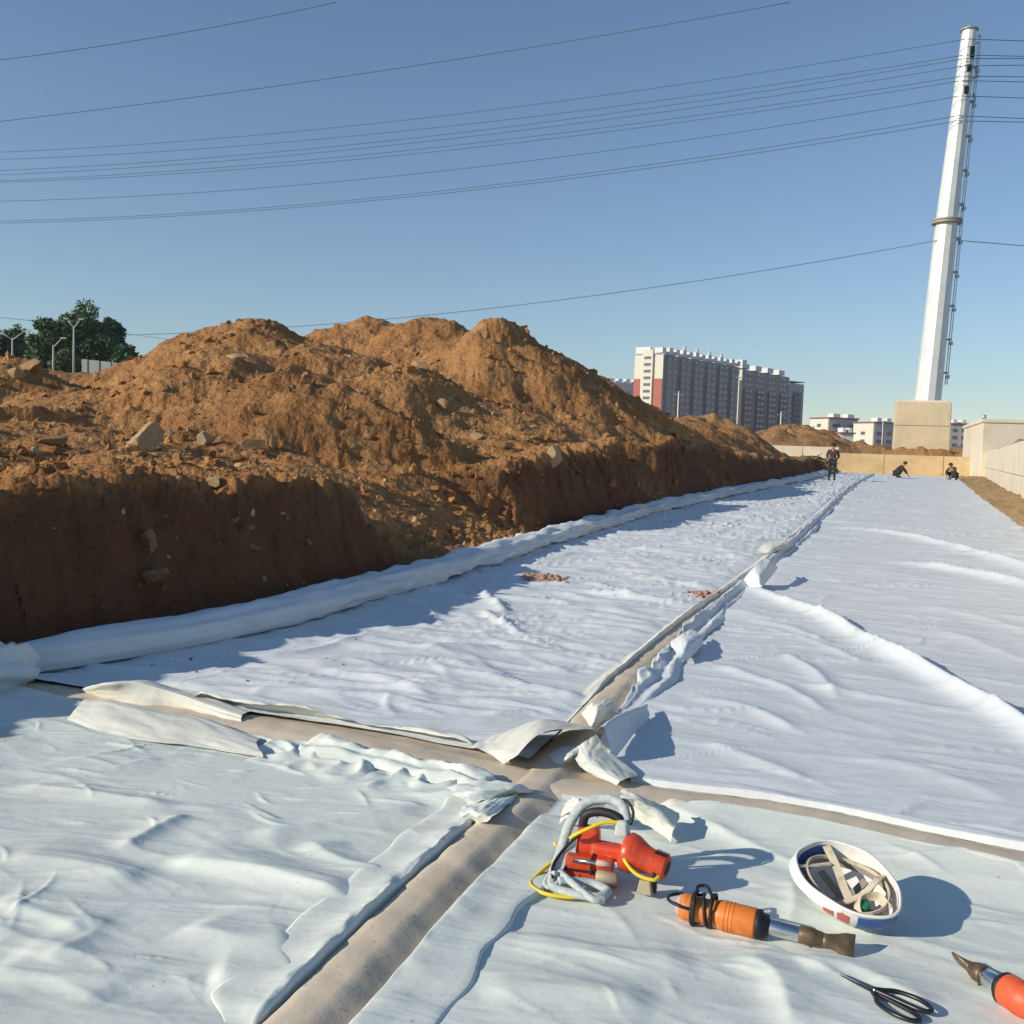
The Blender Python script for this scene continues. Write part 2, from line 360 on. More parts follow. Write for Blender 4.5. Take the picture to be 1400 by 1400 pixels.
EX = Rm * np.sin(Bm); EY = Rm * np.cos(Bm); EZ, ED = earth(EX, EY)
keep = (ED > -0.02)
EM = gridmesh('earth_bank', EX, EY, EZ, keep)
co = np.empty(len(EM.vertices) * 3, np.float32); EM.vertices.foreach_get('co', co); co = co.reshape(-1, 3).astype(float)
EM.attributes.new('cut_shade', 'FLOAT', 'POINT').data.foreach_set('value', earth(co[:, 0], co[:, 1], True).astype(np.float32))
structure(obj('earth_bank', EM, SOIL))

# sandy strip along the foot of the right-hand wall
re_px = [(1310, 655), (1340, 680), (1400, 725)]
RE = np.array([[31.8, 74.5]] + [G(*q)[:2] for q in re_px] + [[4.6, 7.8], [3.0, 3.0], [2.4, 1.0]]); RE = spline(RE, 120)
WA = np.array([14.3, 28.6]); WB = np.array([35.6, 78.0])
wd = (WB - WA) / np.linalg.norm(WB - WA); WA0 = WA - wd * 14
P, _ = dense(RE[::-1], 0.05); P = P[np.hypot(*P.T) > 3.3]
n = len(P); k = 16
tt = np.linspace(-0.35, 1.05, k)
tw = (P - WA0) @ wd; foot = WA0 + tw[:, None] * wd
X = P[:, :1] + (foot - P)[:, :1] * tt; Y = P[:, 1:] + (foot - P)[:, 1:] * tt
Z = 0.03 + 0.14 * sst((tt[None] + 0.1)) + 0.10 * fbm(X * 1.1, Y * 1.1, 4, 131) * (tt[None] > 0) + 0.05 * fbm(X * 4, Y * 4, 3, 141)
Z = np.where(tt[None] < 0, -0.03 + 0 * Z, Z)
structure(obj('earth_strip', gridmesh('earth_strip', X, Y, Z), SANDY))

# far mounds behind the end wall
def far_mound(cx, cy, rx, ry, h, rot, seed, m=SOILFAR):
    a = np.linspace(0, 2 * np.pi, 90); r = np.linspace(0, 1, 40); A, Rr = np.meshgrid(a[:-1], r)
    x = Rr * np.cos(A) * rx; y = Rr * np.sin(A) * ry
    z = h * np.cos(Rr * 1.57) ** 1.3 * (1 + 0.22 * fbm(x * 0.2, y * 0.2, 3, seed)) + 0.28 * fbm(x * 0.7, y * 0.7, 4, seed + 5) * (1 - Rr) - 0.2 * Rr
    c, s_ = math.cos(rot), math.sin(rot)
    return structure(obj('earth_mound', gridmesh('earth_mound', cx + x * c - y * s_, cy + x * s_ + y * c, z, wrap=True), m))
p = D(1080, 580, 120); far_mound(p[0], 120, 15, 12, 4.4, -.25, 201)
p = D(1180, 598, 118); far_mound(p[0], 118, 12, 9, 2.9, -.25, 207)
p = D(970, 562, 82); far_mound(p[0], 82, 8, 9, 4.1, 0, 211)
p = D(1320, 612, 125); far_mound(p[0], 125, 14, 10, 2.6, 0, 219)
# a low far hill on the left
hx = np.linspace(-900, -60, 120); hy = np.linspace(0, 1, 14); HX, HY = np.meshgrid(hx, hy)
HZ = np.sin(HY * np.pi) * (52 + 14 * pn(HX / 130, 0 * HX, 7) + 5 * pn(HX / 30, HY * 3, 9)) * sst((-60 - HX) / 260)
HILL = mat('hill_scrub', (0.10, 0.12, 0.07), 0.95, noise=[((0.20, 0.14, 0.09), 0.02, 0.45, 0.65, 5)])
structure(obj('hill', gridmesh('hill', HX, 820 + HY * 260, HZ - 1), HILL))

# ================================================================ THE WHITE SHEETS
UD = np.array([0.343, 0.939]); VD = np.array([0.939, -0.343])         # along and across the pit
def ribz(x, y):
    d1, _ = polydist(x, y, SEAM); d2, _ = polydist(x, y, CROSS)
    f = lambda d, w, h: h * (1 - sst((np.abs(d) / w - 0.45) / 0.75))
    return np.maximum(f(d1, .088, .034), f(d2, .13, .021)), d1, d2
def fold(x, y, px, h, w1, w2):
    """a fold lying along a line on the ground; w1 on its left side, w2 on its right"""
    P = spline([G(*q)[:2] for q in px], 24); d, s = polydist(x, y, P)
    L = np.hypot(*np.diff(P, axis=0).T).sum(); e = np.clip(np.minimum(s, L - s) / (0.2 * L), 0, 1)
    e = sst(e) * (1 + 0.22 * pn(s * 1.3, 0 * s, int(abs(px[0][0])) % 50))
    w = np.where(d > 0, w1, w2 * .75)
    return 0.6 * h * e * np.exp(-(np.abs(d) / w) ** 1.35)
def creases(x, y, region, n, seed, h, L, w, spread=.35, keep=None):
    """short sharp creases strewn over region = (s0, s1, t0, t1) in pit coordinates, larger with distance"""
    rg = np.random.default_rng(seed); S = x * UD[0] + y * UD[1]; T = x * VD[0] + y * VD[1]; z = np.zeros_like(x)
    for k in range(n):
        s0 = region[0] * (region[1] / region[0]) ** rg.random(); t0 = rg.uniform(region[2], region[3]) if not callable(region[2]) else rg.uniform(region[2](s0), region[3](s0))
        g = (s0 / 4.0) ** .62; a = rg.normal(0, spread) + (1.0 if rg.random() < .07 else 0); Lk = L * g * rg.uniform(.4, 1.3); wk = w * g * rg.uniform(.6, 1.5); hk = h * g * rg.uniform(.4, 1.2); cv = rg.normal(0, .13) / Lk
        ds = S - s0; dt = T - t0; A = dt * math.cos(a) + ds * math.sin(a); B = ds * math.cos(a) - dt * math.sin(a) - cv * A * A
        mk = (np.abs(A) < Lk) & (np.abs(B) < wk * 5)
        if not mk.any(): continue
        A, B = A[mk], B[mk]; sk = .35 if rg.random() < .65 else 1.8
        z[mk] += hk * (1 - (A / Lk) ** 2) ** 1.2 * np.exp(-(np.abs(B) / np.where(B > 0, wk, wk * sk)) ** 1.15)
    return z
def wrinkles(x, y, seed, amp, soft, crease, ls=1.0, lt=1.0):
    s = (x * UD[0] + y * UD[1]) / ls; t = (x * VD[0] + y * VD[1]) / lt
    s2 = s + 0.35 * pn(s * 0.7, t * 0.7, seed + 1) + 0.12 * pn(s * 2.2, t * 1.6, seed + 2) - 0.22 * t
    broad = soft * fbm(s2 * 1.5, t * 0.75, 3, seed + 3)
    k = np.clip(rdg(s2 * 2.6, t * 0.55, seed + 5) - 0.62, 0, 1) / 0.38
    k2 = np.clip(rdg(s2 * 5.5 + t, t * 1.3, seed + 6) - 0.66, 0, 1) / 0.34
    patch = sst(pn(s * 0.8, t * 0.8, seed + 8) + 0.6)
    fine = 0.32 * fbm(s2 * 6, t * 2.2, 3, seed + 9) + 0.16 * fbm(s2 * 15, t * 8, 2, seed + 11)
    return amp * (broad + crease * (k ** 1.5 * 1.0 + k2 ** 1.3 * 0.5 * patch) + fine * 0.35)
def off_curve(P, o):
    T = np.gradient(P, axis=0); T /= np.linalg.norm(T, axis=1)[:, None]
    o = np.broadcast_to(o, (len(P),))
    return P + np.stack([-T[:, 1], T[:, 0]], 1) * o[:, None]
def cut(P, start, end=None):
    """the part of P from the point nearest start to the point nearest end"""
    i = np.argmin(np.hypot(*(P - start).T)); j = len(P) - 1 if end is None else np.argmin(np.hypot(*(P - end).T))
    return P[i:j + 1] if i <= j else P[j:i + 1][::-1]
def arcs(P): return np.r_[0, np.cumsum(np.hypot(*np.diff(P, axis=0).T))]
def sample(P, f):
    S = arcs(P) / arcs(P)[-1]; return np.stack([np.interp(f, S, P[:, 0]), np.interp(f, S, P[:, 1])], 1)
def panel(L, Rr, B, nr, nc, grow, zfun, m, label, T=None):
    """a sheet ruled between the curves L and Rr with its near edge bent along B"""
    q = np.linspace(0, 1, nr); f = (np.exp(grow * q) - 1) / (math.exp(grow) - 1) if grow else q
    PL = sample(L, f); PR = sample(Rr, f); w = np.linspace(0, 1, nc)
    X = PL[:, :1] * (1 - w) + PR[:, :1] * w; Y = PL[:, 1:] * (1 - w) + PR[:, 1:] * w
    PB = sample(B, w); dx = PB - (PL[:1] * (1 - w)[:, None] + PR[:1] * w[:, None])
    fade = np.exp(-(arcs(PL) / 0.5) ** 2)[:, None]
    X = X + fade * dx[:, 0]; Y = Y + fade * dx[:, 1]
    Z = zfun(X, Y, w[None] + 0 * X, f[:, None] + 0 * X)
    return tag(obj('geotextile_sheet', gridmesh('geotextile_sheet', X, Y, Z), m), label, 'sheet', 'geotextile sheets in the pit')

sarc = arcs(SEAM); sj = sarc[np.argmin(np.hypot(*(SEAM - JUNC).T))]
gap = np.interp(sarc - sj, [-9, 0, 1.5, 3.5, 6, 80], [0.088, 0.095, 0.08, 0.055, 0.022, 0.015])
SL = off_curve(SEAM, gap); SR = off_curve(SEAM, -gap)
cx_ = CROSS[:, 0]
CF = off_curve(CROSS, np.interp(cx_, [-2.6, -1.4, -0.5, 0.1, 0.5, 3], [0.03, 0.08, 0.16, 0.20, 0.15, 0.13]))
CN = off_curve(CROSS, -np.interp(cx_, [-2.6, -1.6, -0.7, 0.0, 0.5, 3], [0.03, 0.13, 0.14, 0.14, 0.14, 0.14]))
fl_b = np.array([G(800, 1003)[:2]])[0]; fr_b = G(845, 1068)[:2]
END = 77.0
B_fl = cut(CF, [-2.6, 4.95], fl_b); B_fr = cut(CF, fr_b, [2.95, 2.45])
L_fl = np.vstack([B_fl[:1], cut(off_curve(BERM, 0.16), [-2.25, 5.2])]); R_fl = np.vstack([B_fl[-1:], cut(SL, fl_b + 0.15 * UD)])
L_fr = np.vstack([B_fr[:1], cut(SR, fr_b + 0.15 * UD)]); R_fr = np.vstack([B_fr[-1:], cut(RE[::-1], [3.05, 3.2])])
def z_fl(x, y, w, f):
    rz, d1, d2 = ribz(x, y); r = np.hypot(x, y)
    a = np.interp(r, [3, 12, 30, 80], [0.019, 0.032, 0.045, 0.06])
    sc = np.interp(r, [3, 10, 40], [1, 1.3, 2.2])
    z = 0.016 + rz + wrinkles(x, y, 301, 1, 0.5, 0.9) * a * sst((d1 - .03) / .25) * (0.35 + 0.65 * sst(np.abs(d2) / .35))
    for args in [([(640, 800), (672, 826), (700, 850)], .06, .03, .07), ([(655, 838), (700, 868), (722, 880)], .05, .05, .03), ([(560, 838), (610, 850), (690, 852)], .03, .05, .04),
                 ([(430, 925), (520, 935), (600, 960)], .03, .05, .04), ([(480, 880), (560, 890), (640, 905)], .028, .06, .04), ([(330, 905), (420, 895), (520, 872)], .03, .04, .06),
                 ([(640, 930), (720, 945), (800, 962)], .035, .06, .035), ([(620, 960), (700, 968), (780, 985)], .03, .05, .03), ([(740, 840), (830, 850), (910, 862)], .04, .08, .05),
                 ([(830, 790), (920, 800), (980, 812)], .04, .10, .06), ([(800, 905), (850, 915), (900, 925)], .03, .05, .03)]:
        z = z + fold(x, y, *args)
    if isinstance(w, np.ndarray): z = z + creases(x, y, (3.9, 45, lambda q: np.interp(q, [4, 8, 45], [-3.3, -3.0, -1.5]), lambda q: np.interp(q, [4, 8, 45], [-1.2, -1.2, .6])), 460, 1301, .014, .26, .019) * sst((d1 - .06) / .15)
    return np.maximum(z, 0.006)
def z_fr(x, y, w, f):
    rz, d1, d2 = ribz(x, y); r = np.hypot(x, y)
    a = np.interp(r, [3, 12, 30, 80], [0.008, 0.018, 0.038, 0.06])
    near_seam = np.exp(-(d1 / 1.0) ** 2)
    z = 0.016 + rz + wrinkles(x, y, 401, 1, 0.5, 0.55 + 0.0 * x, 1.2, 1.5) * a * (0.75 + 0.9 * near_seam) * sst((-d1 - .03) / .25) * (0.4 + 0.6 * sst(np.abs(d2) / .35))
    for args in [([(1005, 800), (1100, 838), (1200, 888), (1300, 945), (1400, 1003), (1560, 1110)], .125, .040, .085), ([(1110, 718), (1240, 735), (1400, 778), (1500, 815)], .12, .08, .15),
                 ([(1190, 768), (1290, 780), (1400, 803), (1520, 840)], .12, .07, .13), ([(1060, 895), (1110, 920), (1150, 965)], .03, .05, .07), ([(960, 910), (1060, 940), (1140, 985)], .026, .05, .05),
                 ([(930, 960), (1020, 975), (1100, 1010)], .025, .05, .05), ([(960, 1020), (1030, 1045), (1110, 1075)], .02, .06, .05), ([(1150, 1040), (1260, 1060), (1400, 1110)], .016, .10, .08),
                 ([(1040, 860), (1110, 880), (1190, 915)], .02, .06, .05), ([(1260, 860), (1330, 880), (1420, 915)], .02, .12, .10), ([(1230, 830), (1330, 845), (1450, 880)], .022, .12, .10),
                 ([(1020, 850), (1080, 862), (1140, 885)], .025, .05, .05)]:
        z = z + fold(x, y, *args)
    if isinstance(w, np.ndarray): z = z + creases(x, y, (3.3, 45, lambda q: -1.0 if q < 12 else 0.5, lambda q: np.interp(q, [3, 8, 45], [1.6, 2.5, 7])), 300, 1401, .009, .34, .020, .3) * sst((-d1 - .06) / .15)
    return np.maximum(z, 0.006)
panel(L_fl, R_fl, B_fl, 560, 300, 3.1, z_fl, CL_FAR, 'wrinkled white sheet between the earth bank and the long screed rib')
panel(L_fr, R_fr, B_fr, 540, 370, 3.2, z_fr, CL_FAR, 'smooth white sheet stretching away along the right-hand concrete wall')

nl_c = G(712, 1085)[:2]; nr_c = G(790, 1098)[:2]
T_nl = cut(CN, [-2.6, 4.9], nl_c); T_nr = cut(CN, nr_c, [2.85, 2.3])
R_nl = np.vstack([T_nl[-1:], cut(SL[::-1], nl_c + 0.0 * UD - 0.05 * UD)]); L_nr = np.vstack([T_nr[:1], cut(SR[::-1], nr_c - 0.06 * UD)])
L_nl = np.array([T_nl[0], [-3.0, 3.0], [-3.3, 1.0]]); R_nr = np.array([T_nr[-1], [2.3, 1.2], [1.8, -0.2]])
def z_nl(x, y, w, f):
    rz, d1, d2 = ribz(x, y)
    e = sst((d1 - .03) / .3) * (0.35 + 0.65 * sst((-d2 - .05) / .4))
    z = 0.014 + rz + wrinkles(x, y, 511, 0.019, 1.0, 0.22, 1.0, 1.1) * e
    for args in [([(10, 1078), (130, 1092), (245, 1110)], .03, .05, .05), ([(220, 1183), (350, 1205), (495, 1242)], .045, .10, .035), ([(-20, 1243), (60, 1262), (120, 1288)], .025, .12, .03),
                 ([(-20, 1330), (70, 1350), (150, 1385)], .022, .12, .04), ([(160, 1170), (215, 1140), (260, 1118)], .03, .05, .04), ([(330, 1150), (450, 1130), (590, 1108)], .03, .06, .08),
                 ([(410, 1150), (480, 1190), (550, 1200)], .03, .09, .05), ([(60, 1330), (120, 1290), (150, 1262)], .018, .09, .05), ([(250, 1270), (340, 1300), (420, 1290)], .03, .10, .08),
                 ([(0, 1180), (90, 1190), (200, 1215)], .025, .07, .05), ([(280, 1350), (350, 1345), (420, 1330)], .03, .08, .06)]:
        z = z + fold(x, y, *args)
    # crumpled ground by the rib
    cr = np.exp(-((d2 + .25) / .13) ** 2) * sst((x + 1.15) / .2) * sst((0.0 - x) / .2)
    z = z + cr * (0.045 * np.clip(rdg(x * 5 + y * 3, y * 7 - x * 2, 555) - .45, 0, 1) + .02 * pn(x * 9, y * 9, 557))
    if isinstance(w, np.ndarray): z = z + creases(x, y, (1.6, 3.9, -3.2, -.6), 240, 1501, .008, .20, .015, .5) * sst((d1 - .2) / .15)
    return np.maximum(z, 0.006)
def z_nr(x, y, w, f):
    rz, d1, d2 = ribz(x, y)
    e = sst((-d1 - .03) / .25)
    ramp = sst((x - 0.45) / .25) * 0.058 * np.clip(1 - np.clip(-d2 - .10, 0, 9) / .30, 0, 1) ** 1.15
    z = 0.014 + np.maximum(rz, ramp) + wrinkles(x, y, 611, 0.014, 1.0, 0.25, 1.0, 1.2) * e * (0.25 + .75 * sst((-d2 - .1) / .4))
    for args in [([(1000, 1310), (1060, 1345), (1085, 1420)], .03, .08, .05), ([(700, 1300), (820, 1320), (960, 1330)], .02, .09, .05), ([(650, 1380), (780, 1370), (900, 1395)], .02, .08, .05),
                 ([(1090, 1330), (1160, 1330), (1290, 1390)], .025, .06, .05), ([(1080, 1210), (1085, 1240), (1078, 1270)], .012, .03, .03), ([(880, 1100), (960, 1140), (1100, 1195), (1180, 1225)], .016, .05, .03),
                 ([(1220, 1195), (1330, 1192), (1480, 1200)], .014, .03, .05)]:
        z = z + fold(x, y, *args)
    if isinstance(w, np.ndarray): z = z + creases(x, y, (1.6, 3.5, -1.0, 1.2), 150, 1601, .006, .18, .014, .5) * sst((-d1 - .25) / .15)
    return np.maximum(z, 0.006)
panel(L_nl, R_nl, T_nl, 440, 440, 0, z_nl, CL_NEAR, 'greenish white sheet filling the lower left of the picture')
panel(L_nr, R_nr, T_nr, 400, 400, 0, z_nr, CL_NEAR, 'greenish white sheet with tools lying on it at lower right')

# folded hems and loose flaps of the sheets
def ribbon(name, P, prof, m, seed, amp=(0.012, 0.012), freq=7.0, scale=None, parent=None, taper=True, cols=3):
    P, q = dense(np.asarray(P), .011); n = len(P)
    T = np.gradient(P, axis=0); T /= np.linalg.norm(T, axis=1)[:, None]; N = np.stack([-T[:, 1], T[:, 0]], 1)
    pr = np.array(prof, float); pp = spline(np.c_[pr, np.zeros(len(pr))], (len(pr) - 1) * cols + 1)[:, :2]
    j = np.arange(len(pp))[None]; qq = q[:, None]
    sc = np.ones(n) if scale is None else np.interp(np.linspace(0, 1, n), *scale)
    if taper: sc = sc * sst(np.minimum(np.linspace(0, 1, n), np.linspace(1, 0, n)) / .06 + .15)
    r = np.hypot(*P.T); fr = freq / np.maximum(1, r / 5)
    ph = np.cumsum(np.r_[0, np.diff(q)] * fr)[:, None]
    zz = np.clip(pp[:, 1], 0, None)[None]
    free = (np.clip(pp[:, 1] - .012, 0, .06) / .06)[None]
    o = pp[:, 0][None] * (1 + .25 * pn(ph * .4, j * 0, seed)) + amp[0] * free * 2.2 * (pn(ph, j * .22, seed + 1) + .6 * pn(ph * 2.3, j * .3, seed + 2))
    z = (zz * (1 + .55 * pn(ph * .55, j * .1, seed + 4)) + amp[1] * free * 1.6 * (pn(ph * 1.3, j * .3, seed + 5) + .7 * np.abs(pn(ph * 2.6, j * .25, seed + 6)))) * sc[:, None]
    o = o * (0.4 + .6 * sc[:, None])
    X = P[:, :1] + N[:, :1] * o; Y = P[:, 1:] + N[:, 1:] * o
    base = 0.018 + .9 * ribz(X, Y)[0]
    Z = np.maximum(z, 0.002) + base
    if pr[-1, 1] < .035: Z[:, -1] = np.minimum(Z[:, -1], .9 * ribz(X[:, -1], Y[:, -1])[0] + .001)
    return obj(name, gridmesh(name, X, Y, Z), m, parent)
def hem(P, prof, m, seed, label, **k):
    return tag(ribbon('sheet_hem', P, prof, m, seed, **k), label, 'sheet edge', 'loose edges of the sheets')
def seg(Pc, a, b): return cut(Pc, G(*a)[:2], G(*b)[:2])
hem(seg(off_curve(SEAM, .095), (430, 1440), (705, 1090)), [(.14, .003), (.135, .010), (.07, .012), (.02, .022), (.002, .024), (-.006, .010), (-.006, .0)], CL_NEAR, 701,
    'folded-back hem of the lower left sheet along the near rib', amp=(.014, .012), freq=13)
hem(seg(off_curve(SEAM, -.10), (470, 1440), (752, 1120)), [(.004, 0), (.008, .014), (-.01, .020), (-.08, .012), (-.145, .010), (-.152, .003)], CL_NEAR, 711,
    'puckered hem of the tool-strewn sheet along the near rib', amp=(.010, .012), freq=13)
hem(seg(CF, (235, 972), (660, 1030)), [(.09, .0), (.07, .02), (.035, .045), (.006, .056), (-.006, .05)], CL_FLAP, 721,
    'bright upturned edge of the wrinkled sheet beside the cross rib', amp=(.010, .012), freq=5, scale=([0, .3, .6, 1], [.9, .7, .5, .5]))
hem(seg(CN, (400, 1030), (690, 1078)), [(-.13, .0), (-.09, .03), (-.05, .02), (-.02, .036), (.012, .03), (.02, .012)], CL_NEAR, 741,
    'crumpled edge of the lower left sheet leading to the rib crossing', amp=(.022, .018), freq=9)
hem(seg(CF, (870, 1080), (1480, 1190)), [(.07, .0), (.05, .008), (.02, .010), (-.006, .008), (-.012, .002)], CL_FAR, 751,
    'thin curled edge of the smooth sheet along the cross rib', amp=(.010, .016), freq=5, scale=([0, .25, .4, .6, 1], [.5, 1.3, .5, .8, 1]))
hem(seg(CN, (905, 1108), (1480, 1205)), [(-.05, .0), (-.03, .030), (-.005, .046), (.010, .040), (.014, .02)], CL_FLAP, 756,
    'cream edge of the tool-strewn sheet turned up onto the cross rib', amp=(.004, .006), freq=2.5)
hem(seg(SR, (850, 985), (1200, 648)), [(-.17, .0), (-.13, .032), (-.08, .018), (-.04, .040), (.0, .042), (.012, .02)], CL_FAR, 761,
    'crumpled white hem running along the right of the long seam', amp=(.030, .016), freq=4, scale=([0, .05, .1, .16, .22, .3, .38, .45, .52, .6, .68, .75, .85, 1], [.8, .9, .5, .75, .3, .25, .5, 1.0, .5, .9, .5, 1.2, .8, 1.6]))
hem(seg(SL, (815, 975), (1195, 648)), [(.12, .0), (.08, .02), (.04, .05), (.0, .05), (-.012, .03)], CL_FLAP, 771,
    'thin ragged hem running along the left of the long seam', amp=(.018, .010), freq=4, scale=([0, .1, .2, .3, .45, .55, .8, 1], [.6, .25, .4, .1, .5, .2, .7, 1.0]))

def flap(ctrl, m, label, seed, amp=0.008, n=34, cat='sheet flap'):
    """a loose piece of sheet through a net of points (picture x, y, height)"""
    K = [[G(a, b, z) for (a, b, z) in row] for row in ctrl]
    rows = np.array([spline(r, n) for r in K]); net = np.array([spline(rows[:, j], n) for j in range(n)])
    i, j = np.meshgrid(np.linspace(0, 3, n), np.linspace(0, 3, n), indexing='ij')
    bil = lambda q, sd: (np.abs(pn(i * q + .6 * j, j * q * .8 - .3 * i, sd)) * 2.2 - .5) + .4 * (np.abs(pn(i * q * 2.1, j * q * 2.1, sd + 1)) * 2 - .5)
    net[..., 2] += amp * .9 * bil(1.1, seed); net[..., 0] += amp * .8 * bil(1.0, seed + 7); net[..., 1] += amp * .8 * bil(1.0, seed + 9)
    net[..., 2] = np.maximum(net[..., 2], .012)
    return tag(obj('sheet_flap', gridmesh('sheet_flap', net[..., 0], net[..., 1], net[..., 2]), m), label, cat, 'loose flaps of sheet')
flap([[(91, 984, .018), (144, 1002, .018), (210, 1015, .018), (270, 1021, .018), (360, 1036, .018)],
      [(100, 973, .04), (150, 985, .045), (213, 999, .04), (268, 1004, .04), (355, 1026, .03)],
      [(113, 958, .065), (157, 962, .075), (217, 977, .065), (266, 984, .06), (350, 1014, .035)],
      [(116, 956, .060), (160, 959, .066), (222, 973, .055), (272, 980, .05), (356, 1009, .03)]], CL_FLAP, 'cream upturned edge of the lower left sheet, near the rolled end', 731, .004, 46)
flap([[(112, 946, .02), (150, 956, .02), (190, 963, .02), (245, 968, .02), (330, 988, .02)],
      [(112, 944, .03), (146, 945, .06), (188, 948, .065), (245, 958, .05), (330, 982, .03)],
      [(112, 942, .035), (142, 935, .10), (188, 933, .11), (246, 949, .075), (332, 976, .04)],
      [(116, 940, .03), (150, 933, .09), (198, 931, .095), (256, 945, .065), (342, 972, .035)]], CL_FLAP, 'bright wedge of upturned sheet left of the cross rib', 735, .004, 46)
flap([[(640, 1022, .02), (665, 1010, .03), (700, 1000, .035), (745, 1002, .03)],
      [(660, 1026, .03), (690, 1012, .06), (735, 985, .10), (800, 992, .05)],
      [(690, 1044, .02), (705, 1034, .09), (745, 1000, .13), (812, 996, .08)]], CL_FLAP, 'lifted corner flap with a dark hollow beneath it at the rib crossing', 801, .004)
flap([[(742, 1040, .02), (755, 1028, .04), (775, 1020, .05)],
      [(765, 1046, .03), (778, 1034, .06), (792, 1022, .07)],
      [(785, 1040, .02), (792, 1030, .05), (806, 1020, .05)]], CL_FLAP, 'small white scrap curled at the middle of the rib crossing', 811, .003)
flap([[(782, 1026, .05), (796, 1016, .08), (815, 1004, .09)],
      [(796, 1050, .05), (812, 1040, .07), (832, 1025, .06)],
      [(842, 1074, .03), (852, 1066, .05), (872, 1060, .03)]], CL_FLAP, 'narrow white tongue of sheet curling right of the rib crossing', 821, .003)
flap([[(835, 1046, .02), (860, 1012, .02), (888, 980, .02)],
      [(834, 1022, .08), (858, 993, .07), (886, 970, .04)],
      [(824, 994, .15), (850, 976, .12), (884, 963, .06)],
      [(812, 1000, .12), (842, 983, .09), (879, 968, .045)]], CL_FAR, 'upright fold of sheet casting a blue shadow beside the seam', 831, .004)
flap([[(795, 975, .05), (808, 962, .10), (828, 955, .10)],
      [(806, 992, .06), (818, 972, .12), (838, 962, .09)],
      [(812, 1000, .03), (824, 985, .06), (842, 972, .03)]], CL_FLAP, 'grey corner of sheet turned up where the far seam begins', 841, .003)
flap([[(608, 1075, .02), (650, 1068, .05), (700, 1070, .06), (728, 1082, .03)],
      [(620, 1086, .05), (655, 1080, .07), (700, 1078, .07), (722, 1084, .04)],
      [(640, 1100, .03), (665, 1094, .04), (695, 1088, .03), (712, 1088, .02)]], CL_NEAR, 'shaded grey-green fold at the corner of the lower left sheet', 851, .006)
flap([[(630, 1100, .02), (655, 1098, .03), (680, 1090, .03), (705, 1084, .02)],
      [(628, 1112, .05), (655, 1106, .07), (685, 1094, .05), (712, 1084, .03)],
      [(655, 1128, .02), (672, 1118, .06), (695, 1100, .04), (716, 1088, .02)]], CL_NEAR, 'small peaked pleat beside the near rib under the corner fold', 861, .006)
flap([[(915, 880, .05), (930, 868, .09), (945, 860, .08)],
      [(925, 895, .07), (940, 880, .11), (958, 868, .08)],
      [(925, 910, .03), (945, 898, .05), (962, 880, .03)]], CL_FAR, 'white scrap standing up beside the middle of the long seam', 871, .003)
flap([[(1035, 752, .06), (1048, 742, .09), (1072, 738, .10)],
      [(1042, 756, .07), (1056, 748, .12), (1078, 742, .10)],
      [(1052, 760, .04), (1062, 754, .08), (1080, 748, .06)]], CL_FLAP, 'olive-grey scrap of sheet lying over the far seam', 881, .004)
flap([[(1015, 795, .04), (1030, 776, .18), (1046, 762, .22)],
      [(1026, 803, .03), (1038, 788, .14), (1055, 768, .20)],
      [(1034, 808, .02), (1046, 798, .08), (1064, 776, .12)]], CL_FAR, 'tall white fold standing at the head of the long bright pleat', 891, .003)
flap([[(838, 1100, .06), (842, 1090, .14), (850, 1080, .16)],
      [(870, 1120, .05), (875, 1098, .13), (882, 1090, .14)],
      [(915, 1150, .03), (925, 1128, .07), (930, 1112, .06)]], CL_FLAP, 'cream pleated flap standing behind the red sewing machine', 901, .006)
flap([[(765, 1125, .04), (770, 1105, .09), (778, 1093, .10)],
      [(790, 1115, .08), (795, 1100, .12), (800, 1092, .12)],
      [(820, 1118, .05), (828, 1100, .10), (835, 1090, .10)]], CL_FLAP, 'crumpled pale cloth bunched left of the red sewing machine', 911, .008)

# the rolled edge at the foot of the bank
def roll(P, rad_y, rad_z, m, label, seed, crump, name='rolled_sheet_edge', cat='rolled sheet', flat=0.0):
    P, q = dense(np.asarray(P), .03); n = len(P); k = 40
    T = np.gradient(P, axis=0); T /= np.linalg.norm(T, axis=1)[:, None]; N = np.stack([-T[:, 1], T[:, 0]], 1)
    th = np.linspace(0, 2 * np.pi, k + 1)[:-1][None]; f = np.linspace(0, 1, n)
    ry = np.interp(f, *rad_y)[:, None]; rz = np.interp(f, *rad_z)[:, None]; cr = np.interp(f, *crump)[:, None]
    r = np.hypot(*P.T); ph = np.cumsum(np.r_[0, np.diff(q)] / np.maximum(1, r / 6))[:, None]
    cx, cy = np.cos(th), np.sin(th)
    bump = 1 + 0.10 * pn(ph * .8, th * .8, seed) + 0.26 * (rdg(ph * .35 + th * .25, th * 1.15 + ph * .1, seed + 8) - .5) * (cy > -.2) + cr * (0.8 * pn(ph * 3.2 + th * .5, th * 1.1, seed + 2) + .6 * (rdg(ph * 4 - th, th * .9, seed + 3) - .6) + .35 * pn(ph * 9, th * 2, seed + 4))
    o = cx * ry * bump + 0.06 * pn(ph * .9, 0 * ph, seed + 5); z = (cy * (1 + .12 * np.cos(th + 0.8)) * rz * bump)
    z = z + rz * .92; z = np.maximum(z, 0.01 + 0.02 * (cx < .2))
    o = o - flat * np.clip(.12 - z, 0, .12)
    X = P[:, :1] + N[:, :1] * o; Y = P[:, 1:] + N[:, 1:] * o
    return tag(obj(name, gridmesh(name, X, Y, z, wrap=True), m), label, cat)
RP = cut(off_curve(BERM, 0.15), G(42, 937)[:2], [24.0, 77.0])
